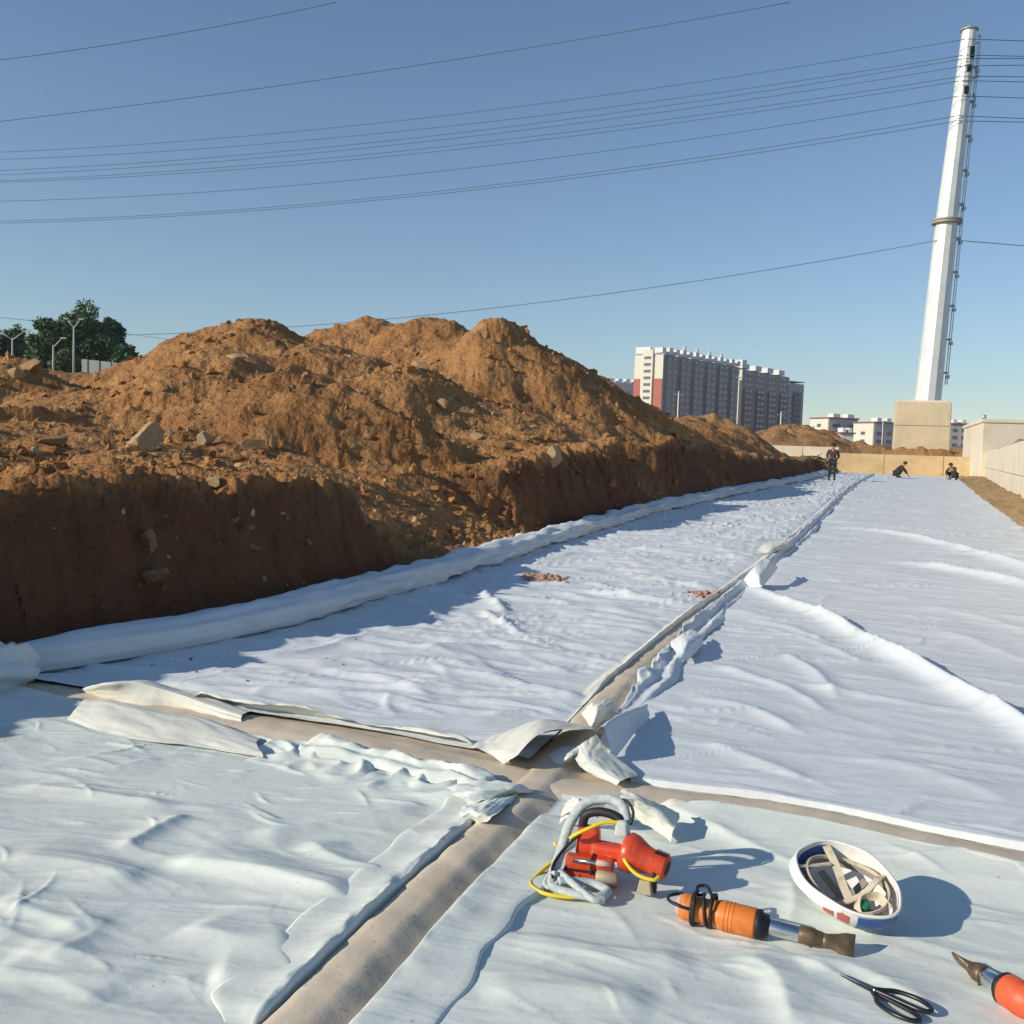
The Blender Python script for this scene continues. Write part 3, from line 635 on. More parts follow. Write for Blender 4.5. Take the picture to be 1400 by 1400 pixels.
roll(RP, ([0, .03, .08, .2, .4, 1], [.10, .15, .15, .17, .19, .32]), ([0, .02, .05, .12, .3, .5, 1], [.085, .098, .098, .105, .10, .095, .15]), CL_ROLL,
     'long white rolled edge of sheet along the foot of the earth bank', 921, ([0, .08, .16, .25, .4, .6, 1], [.04, .08, .24, .40, .5, .6, .7]))
roll(np.array([[-2.30, 4.84], [-2.5, 4.45], [-2.75, 3.95], [-3.0, 3.2]]), ([0, .06, .2, 1], [.08, .14, .16, .16]), ([0, .06, 1], [.07, .12, .12]), CL_ROLL,
     'crumpled end of rolled sheet at the left edge of the picture', 931, ([0, .12, .3, 1], [.9, .7, .25, .12]))
# crumbs of soil fallen from the bank onto the sheet
def crumbs(name, n, P, lo, hi, seed, label, m):
    rg = np.random.default_rng(seed); v, f = [np.array(q) for q in ([(0, 0, .8), (.9, .1, 0), (-.3, .8, .1), (-.7, -.4, 0), (.3, -.8, .1), (0, 0, -.5)], [(0, 1, 2), (0, 2, 3), (0, 3, 4), (0, 4, 1), (5, 2, 1), (5, 3, 2), (5, 4, 3), (5, 1, 4)])]
    S = arcs(P); q = S[-1] * rg.random(n) ** 1.8; x = np.interp(q, S, P[:, 0]); y = np.interp(q, S, P[:, 1]); i = np.clip(np.searchsorted(S, q), 1, len(P) - 1); T = P[i] - P[i - 1]; T /= np.linalg.norm(T, axis=1)[:, None]
    o = lo + (hi - lo) * rg.random(n) ** 2.2; x = x + T[:, 1] * o; y = y - T[:, 0] * o; z = z_fl(x, y, 0, 0); r = np.hypot(x, y)
    sz = (.003 + .011 * rg.random(n) ** 3) * (.6 + r / 14); V = v[None] * sz[:, None, None] * rg.uniform(.6, 1.3, (n, 6, 3)) + np.stack([x, y, z + .2 * sz], 1)[:, None]
    ob = obj(name, quadmesh(name, V.reshape(-1, 3), (f[None] + 6 * np.arange(n)[:, None, None]).reshape(-1, 3), False), m); ob['kind'] = 'stuff'; ob['label'] = label; ob['category'] = 'soil'
crumbs('soil_crumbs', 300, cut(BERM, [-1.9, 5.2], [14, 50]), .12, 1.3, 77, 'small crumbs of soil fallen onto the sheet beside the roll', SOIL)
# reddish soil spilled on the sheets
def soil_spill(px, py, w, h, seed, label):
    c = G(px, py); k = 60; t = np.linspace(-1, 1, k); Xl, Yl = np.meshgrid(t, t)
    r = np.hypot(Xl, Yl) + .35 * fbm(Xl * 2.2, Yl * 2.2, 4, seed)
    X = c[0] + Xl * w; Y = c[1] + Yl * h; hz = .03 * np.clip(1 - r, -.6, 1) + .016 * fbm(Xl * 5, Yl * 5, 3, seed + 2)
    Z = z_fl(X, Y, 0, 0) + hz
    o = obj('spilled_soil', gridmesh('spilled_soil', X, Y, Z, r < 1.0), SPILL); tag(o, label, 'soil'); return o
SPILL = mat('red_soil', (0.42, 0.25, 0.17), 0.95, noise=[((0.45, 0.30, 0.22), 20, .45, .7, 5)], bump=[(60, .8, .02)])
soil_spill(745, 795, .22, .17, 941, 'reddish patch of spilled soil on the sheet near the rolled edge')
soil_spill(962, 817, .15, .14, 951, 'reddish patch of spilled soil on the sheet beside the long seam')

# ================================================================ ROCKS AND RUBBLE ON THE BANK
def surf_z(x, y): return float(earth(np.array([x]), np.array([y]))[0][0])
def on_earth(px, py):
    """where the sight line through a picture point meets the bank"""
    d = ray(px, py); t = np.geomspace(4, 70, 900); X = d[0] * t; Y = d[1] * t; Zr = EYE + d[2] * t
    z, dd = earth(X, Y); h = np.where((z > Zr) & (dd > .1))[0]
    i = h[0] if len(h) else 500
    return np.array([X[i], Y[i], z[i]])
def rock_mesh(seed, sub=2, ang=0.35):
    bm = bmesh.new(); bmesh.ops.create_icosphere(bm, subdivisions=sub, radius=1)
    rg = random.Random(seed); pl = [(Vector((rg.uniform(-1, 1), rg.uniform(-1, 1), rg.uniform(-1, 1))).normalized(), rg.uniform(.34, .72)) for _ in range(15)]
    for v in bm.verts:
        for nrm, dd in pl:
            q = v.co.dot(nrm)
            if q > dd: v.co -= nrm * (q - dd)
        v.co *= 1 + rg.uniform(-.03, .03)
    me = bpy.data.meshes.new('rock'); bm.to_mesh(me); bm.free(); return me
rocks = [(200, 612, .30, (1.0, .7, .85), ROCKP, 'large pale boulder with a shaded right face on the lit ledge'),
         (283, 608, .20, (.9, .6, .85), ROCKP, 'pale angular stone right of the large boulder'),
         (372, 613, .20, (.45, .3, 1.1), ROCKP, 'narrow upright stone slab leaning at the foot of the heap'),
         (345, 612, .24, (1.2, .7, .6), ROCK, 'brown block lying left of the upright stone slab'),
         (200, 800, .17, (1.3, .7, .6), ROCK, 'long rounded stone in shade low on the cut bank'),
         (202, 750, .16, (.9, .6, .8), ROCK, 'brown stone stuck in the shaded cut above the rounded stone'),
         (757, 636, .30, (.8, .6, 1.0), ROCKP, 'pale stone at the top of the dark cut right of the slump'),
         (345, 752, .10, (1.2, .7, .5), ROCK, 'small flat stone in the middle of the shaded cut'),
         (322, 491, .26, (1.5, .7, .5), ROCKP, 'pale slab lying on the crest of the front heap'),
         (575, 503, .28, (1.4, .8, .6), ROCKP, 'pale stone near the top of the middle rubble heap'),
         (605, 560, .26, (1.0, .7, .8), ROCK, 'brown stone on the shaded side of the middle rubble heap'),
         (45, 505, .32, (1.3, .9, .9), ROCK, 'reddish boulder on the leftmost heap'),
         (25, 520, .30, (1.0, .9, .9), ROCKP, 'pale boulder at the foot of the leftmost heap'),
         (70, 607, .22, (1.4, .8, .5), ROCK, 'dark flat stone on the lit ledge at far left'),
         (690, 612, .22, (1.5, .8, .6), ROCKP, 'pale stone in the rubble below the highest heap'),
         (650, 600, .20, (1.1, .8, .7), ROCKP, 'small pale stone left of centre in the rubble band'),
         (730, 600, .18, (1.1, .8, .7), ROCK, 'brown stone in the rubble band near the dark cut'),
         (290, 665, .13, (1.2, .8, .6), ROCKP, 'small pale stone at the brink of the shaded cut')]
for i, (px, py, r, sc, m, lab) in enumerate(rocks):
    r *= .8; p = on_earth(px, py); me = rock_mesh(40 + i, 3)
    o = tag(obj('rock', me, m), lab, 'rock', 'loose rocks on the earth bank')
    o.location = (p[0], p[1], p[2] + r * sc[2] * .30); o.scale = (r * sc[0], r * sc[1], r * sc[2]); o.rotation_euler = (RNG.uniform(-.2, .2), RNG.uniform(-.2, .2), RNG.uniform(-.5, .5))
# clods too many to count
base = []
for k in range(6):
    me = rock_mesh(900 + k, 1); v = np.array([q.co[:] for q in me.vertices]); f = np.array([p.vertices[:] for p in me.polygons]); base.append((v, f)); bpy.data.meshes.remove(me)
def scatter(name, n, r0, r1, b0, b1, smin, smax, m, label, seed, dens=None):
    rg = np.random.default_rng(seed); b = np.radians(rg.uniform(b0, b1, n)); r = r0 * (r1 / r0) ** rg.uniform(0, 1, n)
    x = r * np.sin(b); y = r * np.cos(b); z, d = earth(x, y); _, al = polydist(x, y, BERM)
    ok = (d > .35) & (pn(x * .5, y * .5, seed) + .4 * pn(x * 2, y * 2, seed + 1) > rg.uniform(-.5, .55, n)); x, y, z, r = x[ok], y[ok], z[ok], r[ok]
    V = []; Fc = []; o = 0
    for i in range(len(x)):
        v, f = base[i % 6]; s_ = (smin + (smax - smin) * rg.random() ** 3.0) * (0.45 + r[i] / 22)
        a_ = rg.uniform(0, 6.28); c_, n_ = math.cos(a_), math.sin(a_); w = v * s_ * rg.uniform(.6, 1.3, 3)
        V.append(np.c_[w[:, 0] * c_ - w[:, 1] * n_ + x[i], w[:, 0] * n_ + w[:, 1] * c_ + y[i], w[:, 2] + z[i] + .1 * s_]); Fc.append(f + o); o += len(v)
    ob = obj(name, quadmesh(name, np.vstack(V), np.vstack(Fc), False), m); ob['kind'] = 'stuff'; ob['label'] = label; ob['category'] = 'rubble'; return ob
scatter('soil_clods', 11000, 5.5, 36, -32, 14, .012, .11, SOIL, 'brown clods of soil strewn over the bank and heaps', 61)
scatter('stone_rubble', 1200, 6.5, 30, -32, 12, .010, .075, ROCKP, 'pale broken stones strewn over the bank and heaps', 67)

# ================================================================ WALLS
def slab(name, A, B, thick, z0, z1, m, parent, gap=.012):
    A = np.array(A); B = np.array(B); d = B - A; L = np.linalg.norm(d); d = d / L; nrm = np.array([d[1], -d[0]])
    A = A + d * gap / 2; B = B - d * gap / 2
    mb = MB(); q = [A, B, B + nrm * thick, A + nrm * thick]
    mb.add([(*p, z0) for p in q] + [(*p, z1) for p in q], [(3, 2, 1, 0), (4, 5, 6, 7), (0, 1, 5, 4), (1, 2, 6, 5), (2, 3, 7, 6), (3, 0, 4, 7)])
    return bevel(mb.build(name, m, parent), .02)
w = thing('concrete_wall', 'cream concrete retaining wall along the right edge of the picture', 'wall')
W0 = WA - wd * 25; nseg = 14; Lw = np.linalg.norm(WB - W0)
for i in range(nseg):
    a = W0 + wd * Lw * i / nseg; b = W0 + wd * Lw * (i + 1) / nseg
    slab('panel', a, b, .5, -.1, .80, CONC, w); slab('panel', a + np.array([wd[1], -wd[0]]) * .006, b + np.array([wd[1], -wd[0]]) * .006, .48, .815, 1.86 + .02 * (i % 2), CONC, w)
# soil lying on top of that wall
def ridge_soil(name, A, B, wdt, h, seed, m, z0):
    n = 160; t = np.linspace(0, 1, n)[:, None]; c = np.linspace(-1, 1, 9)[None]; A = np.array(A); B = np.array(B); d = (B - A); nn = np.array([d[1], -d[0]]) / np.linalg.norm(d)
    X = A[0] + d[0] * t + nn[0] * c * wdt; Y = A[1] + d[1] * t + nn[1] * c * wdt
    Z = z0 + h * np.clip(fbm(X * .5, Y * .5, 4, seed) + .1, -.05, 1) * (1 - c * c) + .03 * (1 - np.abs(c)) - .04 * np.abs(c)
    return structure(obj(name, gridmesh(name, X, Y, Z), m))
nw = np.array([wd[1], -wd[0]])
ridge_soil('earth_ridge', W0 + nw * .9, WB + nw * .9, .7, .45, 151, SANDY, 1.86)
# low wall across the end of the pit
e0 = np.array([24.8, 81.2]); ed = np.array([0.937, -0.35]); ew = thing('end_wall', 'low ochre concrete wall closing the far end of the pit', 'wall')
for i in range(3): slab('panel', e0 + ed * (i * 4.25), e0 + ed * (i * 4.25 + 4.25), -.45, -.1, 1.52, CONCY, ew, .05)
ew2 = thing('end_wall', 'pale concrete wall behind the scrap heap at the end of the bank', 'wall'); f0 = np.array([16.0, 89.0])
for i in range(4): slab('panel', f0 + ed * (i * 2.9), f0 + ed * (i * 2.9 + 2.9), -.45, -.1, 2.0, CONC, ew2, .03)
# big pale tank wall behind, right
tk = thing('tank_wall', 'tall pale concrete tank behind the right-hand wall', 'tank')
tc0 = D(1344, 575, 70); tc1 = D(1318, 584, 85); dl = (tc1 - tc0)[:2]
q = [tc0[:2], tc0[:2] + np.array([16, -3.0]), tc0[:2] + np.array([16, -3.0]) + dl, tc1[:2]]
mb = MB(); mb.add([(*p_, -.1) for p_ in q] + [(*p_, 4.08) for p_ in q], [(3, 2, 1, 0), (4, 5, 6, 7), (0, 1, 5, 4), (1, 2, 6, 5), (2, 3, 7, 6), (3, 0, 4, 7)])
bevel(mb.build('wall', CONC, tk), .06)
mb = MB(); k0 = np.mean(q, axis=0); q2 = [k0 + (p_ - k0) * 1.012 for p_ in q]
mb.add([(*p_, 3.86) for p_ in q2] + [(*p_, 4.12) for p_ in q2], [(3, 2, 1, 0), (4, 5, 6, 7), (0, 1, 5, 4), (1, 2, 6, 5), (2, 3, 7, 6), (3, 0, 4, 7)])
bevel(mb.build('coping', CONC, tk), .05)
mb = MB(); pz = D(1345, 572, 71); mb.tube([(pz[0] + .1, 71.2, 4.1), (pz[0] + .1, 71.2, 4.45)], .16, 8); mb.build('vent_pipe', STEEL, tk)
# scrap heap of poles at the end of the bank
hp = thing('scrap_heap', 'dark heap of bent poles and scrap at the end of the earth bank', 'scrap heap', (*G(1103, 645)[:2] * 1.0, 0))
STICK = mat('rusty_pole', (0.20, 0.13, 0.07), .8, noise=[((0.09, 0.06, 0.04), 3, .4, .6, 3)]); STICK2 = mat('weathered_pole', (0.36, 0.27, 0.15), .85)
hc = G(1103, 647)[:2]; hp.location = (hc[0], hc[1], 0)
mb = MB(); k = 40
aa, rr_ = np.meshgrid(np.linspace(0, 2 * np.pi, 37)[:-1], np.linspace(0, 1, 14)); hx_ = rr_ * np.cos(aa) * 2.1; hy_ = rr_ * np.sin(aa) * 1.5
hz_ = 0.85 * (1 - rr_ ** 1.6) + .18 * fbm(hx_ * 1.5, hy_ * 1.5, 3, 7) * (1 - rr_)
obj('heap_core', gridmesh('heap_core', hx_, hy_, hz_, wrap=True), SOIL, hp)
rg = random.Random(5)
for i in range(70):
    x = rg.uniform(-1.8, 1.8); y = rg.uniform(-1.3, 1.0); z = .9 * max(0, 1 - (x / 2.2) ** 2 - (y / 1.8) ** 2) + rg.uniform(0, .25); a_ = rg.uniform(0, 6.28); l = rg.uniform(.3, .85); t_ = rg.uniform(-.35, .6)
    dx, dy, dz = math.cos(a_) * l, math.sin(a_) * l * .6, l * t_
    m_ = MB().tube([(x - dx, y - dy, max(.05, z - dz)), (x, y, z + .08), (x + dx, y + dy, max(.05, z + dz))], rg.uniform(.025, .06), 6)
    m_.build('pole', (STICK, STICK2)[i % 3 == 0], hp)

# ================================================================ THE STEEL POWER POLE AND ITS WIRES
PY = 88.0
bl, br_, tr, tl = D(1222, 622, PY), D(1296, 622, PY), D(1298, 550, PY), D(1228, 549, PY)
zt = 6.15; pole = thing('power_pole', 'tall tapered silver steel power pole leaning slightly right', 'power pole', (35.1, PY + 2.2, 0))
ft = thing('pole_footing', 'massive cream concrete block footing under the steel pole', 'footing', (34.87, PY, 0), (0, 0, rad(-19)))
STAINED = mat('stained_concrete', (0.62, 0.51, 0.33), .9,
    noise=[((0.50, 0.42, 0.30), .5, .4, .7, 5), ((0.66, 0.58, 0.45), 1.8, .55, .8, 5, (1, 1, .2)), ((0.40, 0.33, 0.24), 5, .68, .82, 3)], bump=[(4, .3, .04)])
for k in range(3): bevel(MB().box((0, 2.2, 1.0 + 2.06 * k), (4.58 - .05 * k, 4.4 - .05 * k, 2.04), top=.992).build('lift', STAINED, ft), .06, 2)
mb = MB(); mb.box((0, 2.2, 6.2), (4.0, 3.9, .18)); bevel(mb.build('cap', CONC, ft), .04)
# damp soil banked against the block
sx, sy = np.meshgrid(np.linspace(-3.2, 3.2, 70), np.linspace(-1.6, .4, 24)); prof = 1.95 + .35 * np.clip(1 - np.abs(sx) / 2.6, -.6, 1) + .25 * fbm(sx * .9, sy * .9, 4, 161)
sz = prof * sst((sy + 1.5) / 1.5)
o = obj('soil_bank', gridmesh('soil_bank', sx, sy, sz), SOILFAR, ft)
def ngon(c, r, n=12, rot=.13): return [(c[0] + r * math.cos(2 * math.pi * k / n + rot), c[1] + r * math.sin(2 * math.pi * k / n + rot), c[2]) for k in range(n)]
pb = D(1268.7, 545, PY + 2.2); pf_ = D(1294.4, 303, PY + 2.2); pt = D(1325.5, 42, PY + 2.2)
pm = PY + 2.2; px2m = pm / 1400
def pole_at(z):
    p = pb + (pf_ - pb) * (z - pb[2]) / (pf_[2] - pb[2]) if z < pf_[2] else pf_ + (pt - pf_) * (z - pf_[2]) / (pt[2] - pf_[2])
    return np.array([p[0] - 35.1, 0, z])
def pole_r(z): return np.interp(z, [pb[2], pf_[2], pt[2]], [17.0 * px2m, 14.2 * px2m, 9.3 * px2m])
mb = MB(); zs = [6.2, 6.3, pf_[2]]; mb.rings([ngon(pole_at(z), pole_r(z)) for z in zs], smooth=False); mb.build('lower_shaft', GALV, pole)
mb = MB(); zs = [pf_[2] + .02, pt[2] - .5, pt[2]]; mb.rings([ngon(pole_at(z), pole_r(z)) for z in zs], smooth=False); up_ = mb.build('upper_shaft', GALV, pole)
mb = MB(); z = pf_[2]; mb.rings([ngon(pole_at(z - .22), 19 * px2m, 24), ngon(pole_at(z - .04), 19 * px2m, 24)], smooth=True); mb.rings([ngon(pole_at(z + .0), 19 * px2m, 24), ngon(pole_at(z + .18), 19 * px2m, 24)], smooth=True)
RUSTY = mat('flange_steel', (0.42, 0.38, 0.30), .6, .3); mb.build('flange', RUSTY, pole)
mb = MB(); mb.rings([ngon(pole_at(6.2), 20 * px2m, 20), ngon(pole_at(6.34), 20 * px2m, 20)]); mb.build('base_flange', RUSTY, pole)
for (yy, hh, off) in ((97, .55, .12), (127, .60, .10), (75, .9, .15)):
    c = D(1200 + {97: 495, 127: 478, 75: 512}[yy] / 4.12, yy, pm); zz = c[2]; c0 = pole_at(zz); r = pole_r(zz)
    a_ = math.acos(max(-1, min(1, (c[0] - 35.1 - c0[0]) / r)))
    mb = MB(); mb.box((c0[0] + r * math.cos(a_) * .97, -r * math.sin(a_) * .97, zz), (.34, .34, hh), rz=-a_ + math.pi / 2); mb.build('access_hole', DARK, pole)
mb = MB(); c = pole_at(pt[2]); mb.lathe_z([(pt[2], .75), (pt[2] + .1, .75), (pt[2] + .16, .3), (pt[2] + .5, .12)], 12, (c[0], 0)); mb.build('top_cap', STEEL, pole)
# ladder standing off the right side of the pole
lad = bpy.data.objects.new('ladder', None); C.objects.link(lad); lad.parent = pole
zs = np.linspace(pf_[2] - 14, pt[2] - .6, 60)
def lad_pt(z, s_): c = pole_at(z); return (c[0] + pole_r(z) + .36, s_, z)
for s_ in (-.22, .22): MB().tube([lad_pt(z, s_) for z in zs], .045, 6).build('rail', GALV, lad)
for z in np.arange(zs[0] + .2, zs[-1], .42): MB().tube([lad_pt(z, -.22), lad_pt(z, .22)], .018, 5).build('rung', GALV, lad)
for z in np.arange(zs[0] + 1, zs[-1], 2.9):
    c = pole_at(z); MB().box((c[0] + pole_r(z) + .2, 0, z), (.5, .34, .16)).build('bracket', STEEL, pole)
    MB().box((c[0] + pole_r(z) + .42, 0, z - .35), (.18, .5, .28)).build('bracket', STEEL, pole)
for yy in (60, 108, 140): 
    c = D(1338 - (yy - 50) * .1, yy, pm); MB().tube([(c[0] - 35.1 - .6, -.2, c[2] - .2), (c[0] - 35.1 + .15, -.35, c[2] + .1), (c[0] - 35.1, -.1, c[2] + .7)], .07, 6).build('fitting', STEEL, pole)
# wires: each hangs in the vertical plane through the pole
def wire(pts, y_at, rr=.035, label='', right=None):
    """pts: picture points along the wire; y_at: picture x -> depth"""
    W = np.array([D(x, y, y_at(x)) for (x, y) in pts]); out = []
    order = np.argsort(W[:, 0]); W = W[order]; t = W[:, 0]; cz = np.polyfit(t, W[:, 2], min(2, len(t) - 1)); cy = np.polyfit(t, W[:, 1], 1)
    x0 = t[0] - .35 * (t[-1] - t[0]); xs = np.linspace(x0, t[-1], 60); P = [(x, np.polyval(cy, x), np.polyval(cz, x)) for x in xs]
    if right is not None:
        e = P[-1]; r1 = D(right[0], right[1], pm + 1.0); d = r1 - np.array(right[2:]) if len(right) > 2 else r1 - np.array(e)
        P += [tuple(np.array(e) + (r1 - np.array(e)) * k) for k in (.4, .8, 1.0, 1.6)]
    return tag(MB().tube(P, rr, 5).build('power_line', WIRE), label, 'power line', 'overhead wires')
def yl(x):  # plan line of the wires running left from the pole
    fx = (x - 700) / 1400; p0 = np.array([36.0, pm]); dv = np.array([-110., 34.])
    a_ = np.array([[dv[0], -fx], [dv[1], -1]]); t, Y = np.linalg.solve(a_, -p0); return Y
for (l, m_, p_, r1, lab) in [(208, 147, 53, 56, 'topmost wire meeting the head of the steel pole'), (218, 163, 75, 77, 'second wire from the top on the steel pole'),
        (233, 173, 80, 80, 'third wire from the top on the steel pole'), (239, 180, 90, 89, 'fourth wire from the top on the steel pole'), (247, 190, 104, 105, 'fifth wire from the top, near the dark access holes'),
        (249, 196, 110, 112, 'lower of the two close wires beside the access holes'), (275, 223, 131, 134, 'single wire below the access holes of the pole'),
        (302, 250, 158, 162, 'upper of the paired wires well below the access holes'), (305, 254, 165, 167, 'lower of the paired wires well below the access holes')]:
    wire([(0, l), (700, m_), (1322 - (p_ - 50) * .11, p_)], yl, label=lab, right=(1400, r1))
wire([(180, 458), (440, 443), (600, 430), (850, 399), (1290, 327)], yl, label='low wire dropping behind the heaps from under the pole flange', right=(1400, 336))
wire([(-40, 430), (20, 436), (60, 440)], lambda x: 130., label='short low wire at the left edge above the trees')
wire([(0, 452), (170, 456), (270, 472)], lambda x: 150., rr=.03, label='faint wire running down behind the heaps right of the trees')
wire([(0, 82), (230, 48), (460, 3)], lambda x: 75., rr=.028, label='upper wire in the top left corner of the sky')
wire([(0, 166), (500, 100), (1080, 3)], lambda x: 85., rr=.030, label='long lone wire slanting over the whole sky above the others')

# ================================================================ FAR BUILDINGS
BW = mat('grey_render', (0.54, 0.47, 0.45), .85); BWH = mat('white_render', (0.74, 0.73, 0.70), .85); BCR = mat('cream_render', (0.70, 0.66, 0.54), .85)
BRED = mat('red_render', (0.42, 0.14, 0.09), .85); BBR = mat('brown_render', (0.34, 0.16, 0.13), .85); BDK = mat('recess_render', (0.26, 0.13, 0.12), .85); GLASS = mat('window_glass', (0.10, 0.13, 0.17), .2, spec=.6)
FAC = mat('maroon_grey_render', (0.36, 0.27, 0.26), .85)
class Block:
    """a far slab: local x along the long front, y into the depth, origin at the near front-left corner"""
    def __init__(s, label, corner, ang, L, Dp, H, cat='building', name='apartment_block'):
        s.L, s.D, s.H = L, Dp, H; s.o = thing(name, label, cat, corner, (0, 0, ang)); s.cache = {}
    def part(s, name, m, c, d): return MB().box(c, d).build(name, m, s.o)
    def rep(s, key, name, m, c, d):
        if key not in s.cache:
            me = bpy.data.meshes.new(name); mb = MB().box((0, 0, 0), d); me.from_pydata(mb.v, [], mb.f); me.materials.append(m); s.cache[key] = me
        o = bpy.data.objects.new(name, s.cache[key]); C.objects.link(o); o.parent = s.o; o.location = c; return o
cA = D(908, 478, 470); cB = D(1012, 491, 528)
angA = math.atan2(cB[1] - cA[1], cB[0] - cA[0]); LA = math.hypot(cB[0] - cA[0], cB[1] - cA[1]); HA = cA[2] + 3
b = Block('long sixteen-storey grey apartment slab with cream and red end wall', (cA[0], cA[1], -2), angA, LA, 15.5, HA)
b.part('wall', FAC, (LA / 2, 7.8, HA / 2 - 1.5), (LA, 15.4, HA - 3))
b.part('end_wall', BCR, (-.12, 7.6, HA / 2 - 1.6), (.6, 15.3, HA - 3.4))
b.part('end_panel', BRED, (-.3, 2.2, HA * .36), (.7, 4.4, HA * .72)); b.part('end_panel', BRED, (-.3, 13.6, HA * .36), (.7, 3.4, HA * .72)); b.part('end_panel', BCR, (-.9, 7.6, HA / 2 - .5), (1.2, 5.4, HA - 1.0))
fl = 3.05; nfl = int((HA - 4) / fl)
for i in range(nfl):
    b.rep('ew', 'window', GLASS, (-1.53, 7.6, 3 + i * fl), (.1, 3.6, 1.25))
nb = 6; bay = LA / nb
for k in range(nb):
    if k: b.part('recess', BDK, (k * bay, -.05, HA * .37), (bay * .26, .5, HA * .74))
    b.part('bay', FAC, (k * bay + bay / 2, -.5, HA / 2 - 2.2), (bay * .66, 1.1, HA - 4.4))
    for i in range(nfl):
        for dx in (-.2, .2): b.rep('fw', 'window', GLASS, (k * bay + bay / 2 + dx * bay, -1.07, 3 + i * fl), (bay * .22, .08, 1.35))
for k in range(nb * 2 + 1):
    b.part('parapet', BWH, (k * bay / 2 * .98 + .6, 2.2, HA - 1.2), (bay * .26, 4.2, 3.2 if k % 2 else 2.4))
b.part('parapet', BWH, (.3, 11, HA - 1.0), (1.2, 8, 3.0))
for fx in (.43, .59, .76, .93): b.part('chimney', BW, (LA * fx, 8, HA + 1.6), (1.2, 1.2, 4.2))
cC = D(1016, 497, 540); cD_ = D(1080, 510, 585); angC = math.atan2(cD_[1] - cC[1], cD_[0] - cC[0]); LC = math.hypot(cD_[0] - cC[0], cD_[1] - cC[1]); HC = cC[2] + 2
b = Block('shorter grey and brown apartment slab right of the long one', (cC[0], cC[1], -2), angC, LC, 15, HC)
b.part('wall', FAC, (LC / 2, 7.6, HC / 2 - 1.5), (LC, 15, HC - 3)); b.part('end_wall', BCR, (-.1, 7.5, HC / 2 - 1.5), (.5, 14.8, HC - 3.4))
nb = 4; bay = LC / nb; nfl = int((HC - 4) / fl)
for k in range(nb):
    b.part('bay', BBR if k % 2 == 0 else BDK, (k * bay + bay * .42, -.45, HC * .37), (bay * .6, 1.0, HC * .74))
    for i in range(nfl):
        for dx in (.28, .56): b.rep('fw', 'window', GLASS, (k * bay + dx * bay, -.98, 3 + i * fl) if i < nfl * .76 else (k * bay + dx * bay, -.05, 3 + i * fl), (bay * .18, .08, 1.35))
    b.part('parapet', BWH, (k * bay + bay * .3, 2.4, HC - 1.2), (bay * .5, 4.4, 2.6))
b.part('stair_tower', BWH, (1.8, 3, HC - .2), (5.0, 6, 4.4))
cE = D(1080, 519, 592); LE = 13; HE = cE[2] + 2
b = Block('low dark end block joined beyond the brown slab', (cE[0], cE[1], -2), angC - .25, LE, 13, HE)
b.part('wall', BW, (LE / 2, 6.5, HE / 2 - 1), (LE, 13, HE - 2)); b.part('bay', BDK, (LE * .5, -.4, HE * .42), (LE * .5, .9, HE * .84)); b.part('roof', BDK, (LE / 2, 6.5, HE - .9), (LE * 1.02, 13.3, .5))
for i in range(int(HE / fl) - 2):
    for dx in (.2, .4, .6, .8): b.rep('fw', 'window', GLASS, (LE * dx, -.06 if dx in (.2, .8) else -.89, 3 + i * fl), (1.3, .08, 1.3))
cF = D(800, 516, 640); LF = 50; HF = cF[2] + 2
b = Block('distant grey block peeping over the right shoulder of the heap', (cF[0], cF[1], -2), .35, LF, 14, HF)
b.part('wall', BW, (LF / 2, 7, HF / 2 - 1), (LF, 14, HF - 2))
for k in range(9): b.part('parapet', BWH, (k * LF / 9 + 2, 2.2, HF - .8), (2.6, 4, 2.6))
for k in range(12):
    for i in range(int(HF / fl) - 2): b.rep('fw', 'window', GLASS, (2 + k * 4.1, -.06, 3 + i * fl), (1.8, .08, 1.3))
def low_block(x0, x1, y0, Y, ends, label, wallm, depth=13, ang=.3, red=False):
    c0 = D(x0, y0, Y); c1 = D(x1, y0, Y); L = (c1[0] - c0[0]) / math.cos(ang); H = c0[2] + 1
    b = Block(label, (c0[0], c0[1], -1), ang, L, depth, H, name='low_block')
    b.part('wall', wallm, (L / 2, depth / 2, H / 2 - .6), (L, depth, H - 1.2)); b.part('end_wall', BCR, (-.1, depth / 2, H / 2 - .6), (.5, depth - .3, H - 1.5))
    b.part('roof', BDK, (L / 2, depth / 2, H - .9), (L + 1, depth + 1, .5))
    nk = max(2, int(L / 5))
    for k in range(nk):
        b.part('dormer', BWH, ((k + .5) * L / nk, 2, H - .1), (L / nk * .45, 4, 1.8))
        for i in range(max(1, int(H / 3.1) - 1)): b.rep('fw', 'window', GLASS, ((k + .5) * L / nk, -.06, 2.6 + i * 3.1), (L / nk * .5, .08, 1.4))
    for i in range(max(1, int(H / 3.1) - 1)): b.rep('ew', 'window', GLASS, (-.4, depth * .5, 2.6 + i * 3.1), (.08, 2.6, 1.3))
    if red: b.part('end_panel', BRED, (-.2, depth * .85, H * .4), (.6, 2.6, H * .75))
    return b
low_block(1134, 1178, 568, 420, 1, 'low grey block with a cream and red end, left of the pole', BW, red=True)
low_block(1196, 1226, 574, 400, 1, 'low grey block with a plain cream end just left of the footing', BW)
low_block(1300, 1326, 576, 430, 1, 'dark grey block with white dormers between footing and tank', BW, ang=.1)
low_block(1102, 1116, 585, 380, 1, 'small white shed on the horizon right of the brown slab', BWH, depth=8, ang=.1)
low_block(1150, 1168, 588, 330, 1, 'small white building below the low grey block', BWH, depth=8, ang=.1)

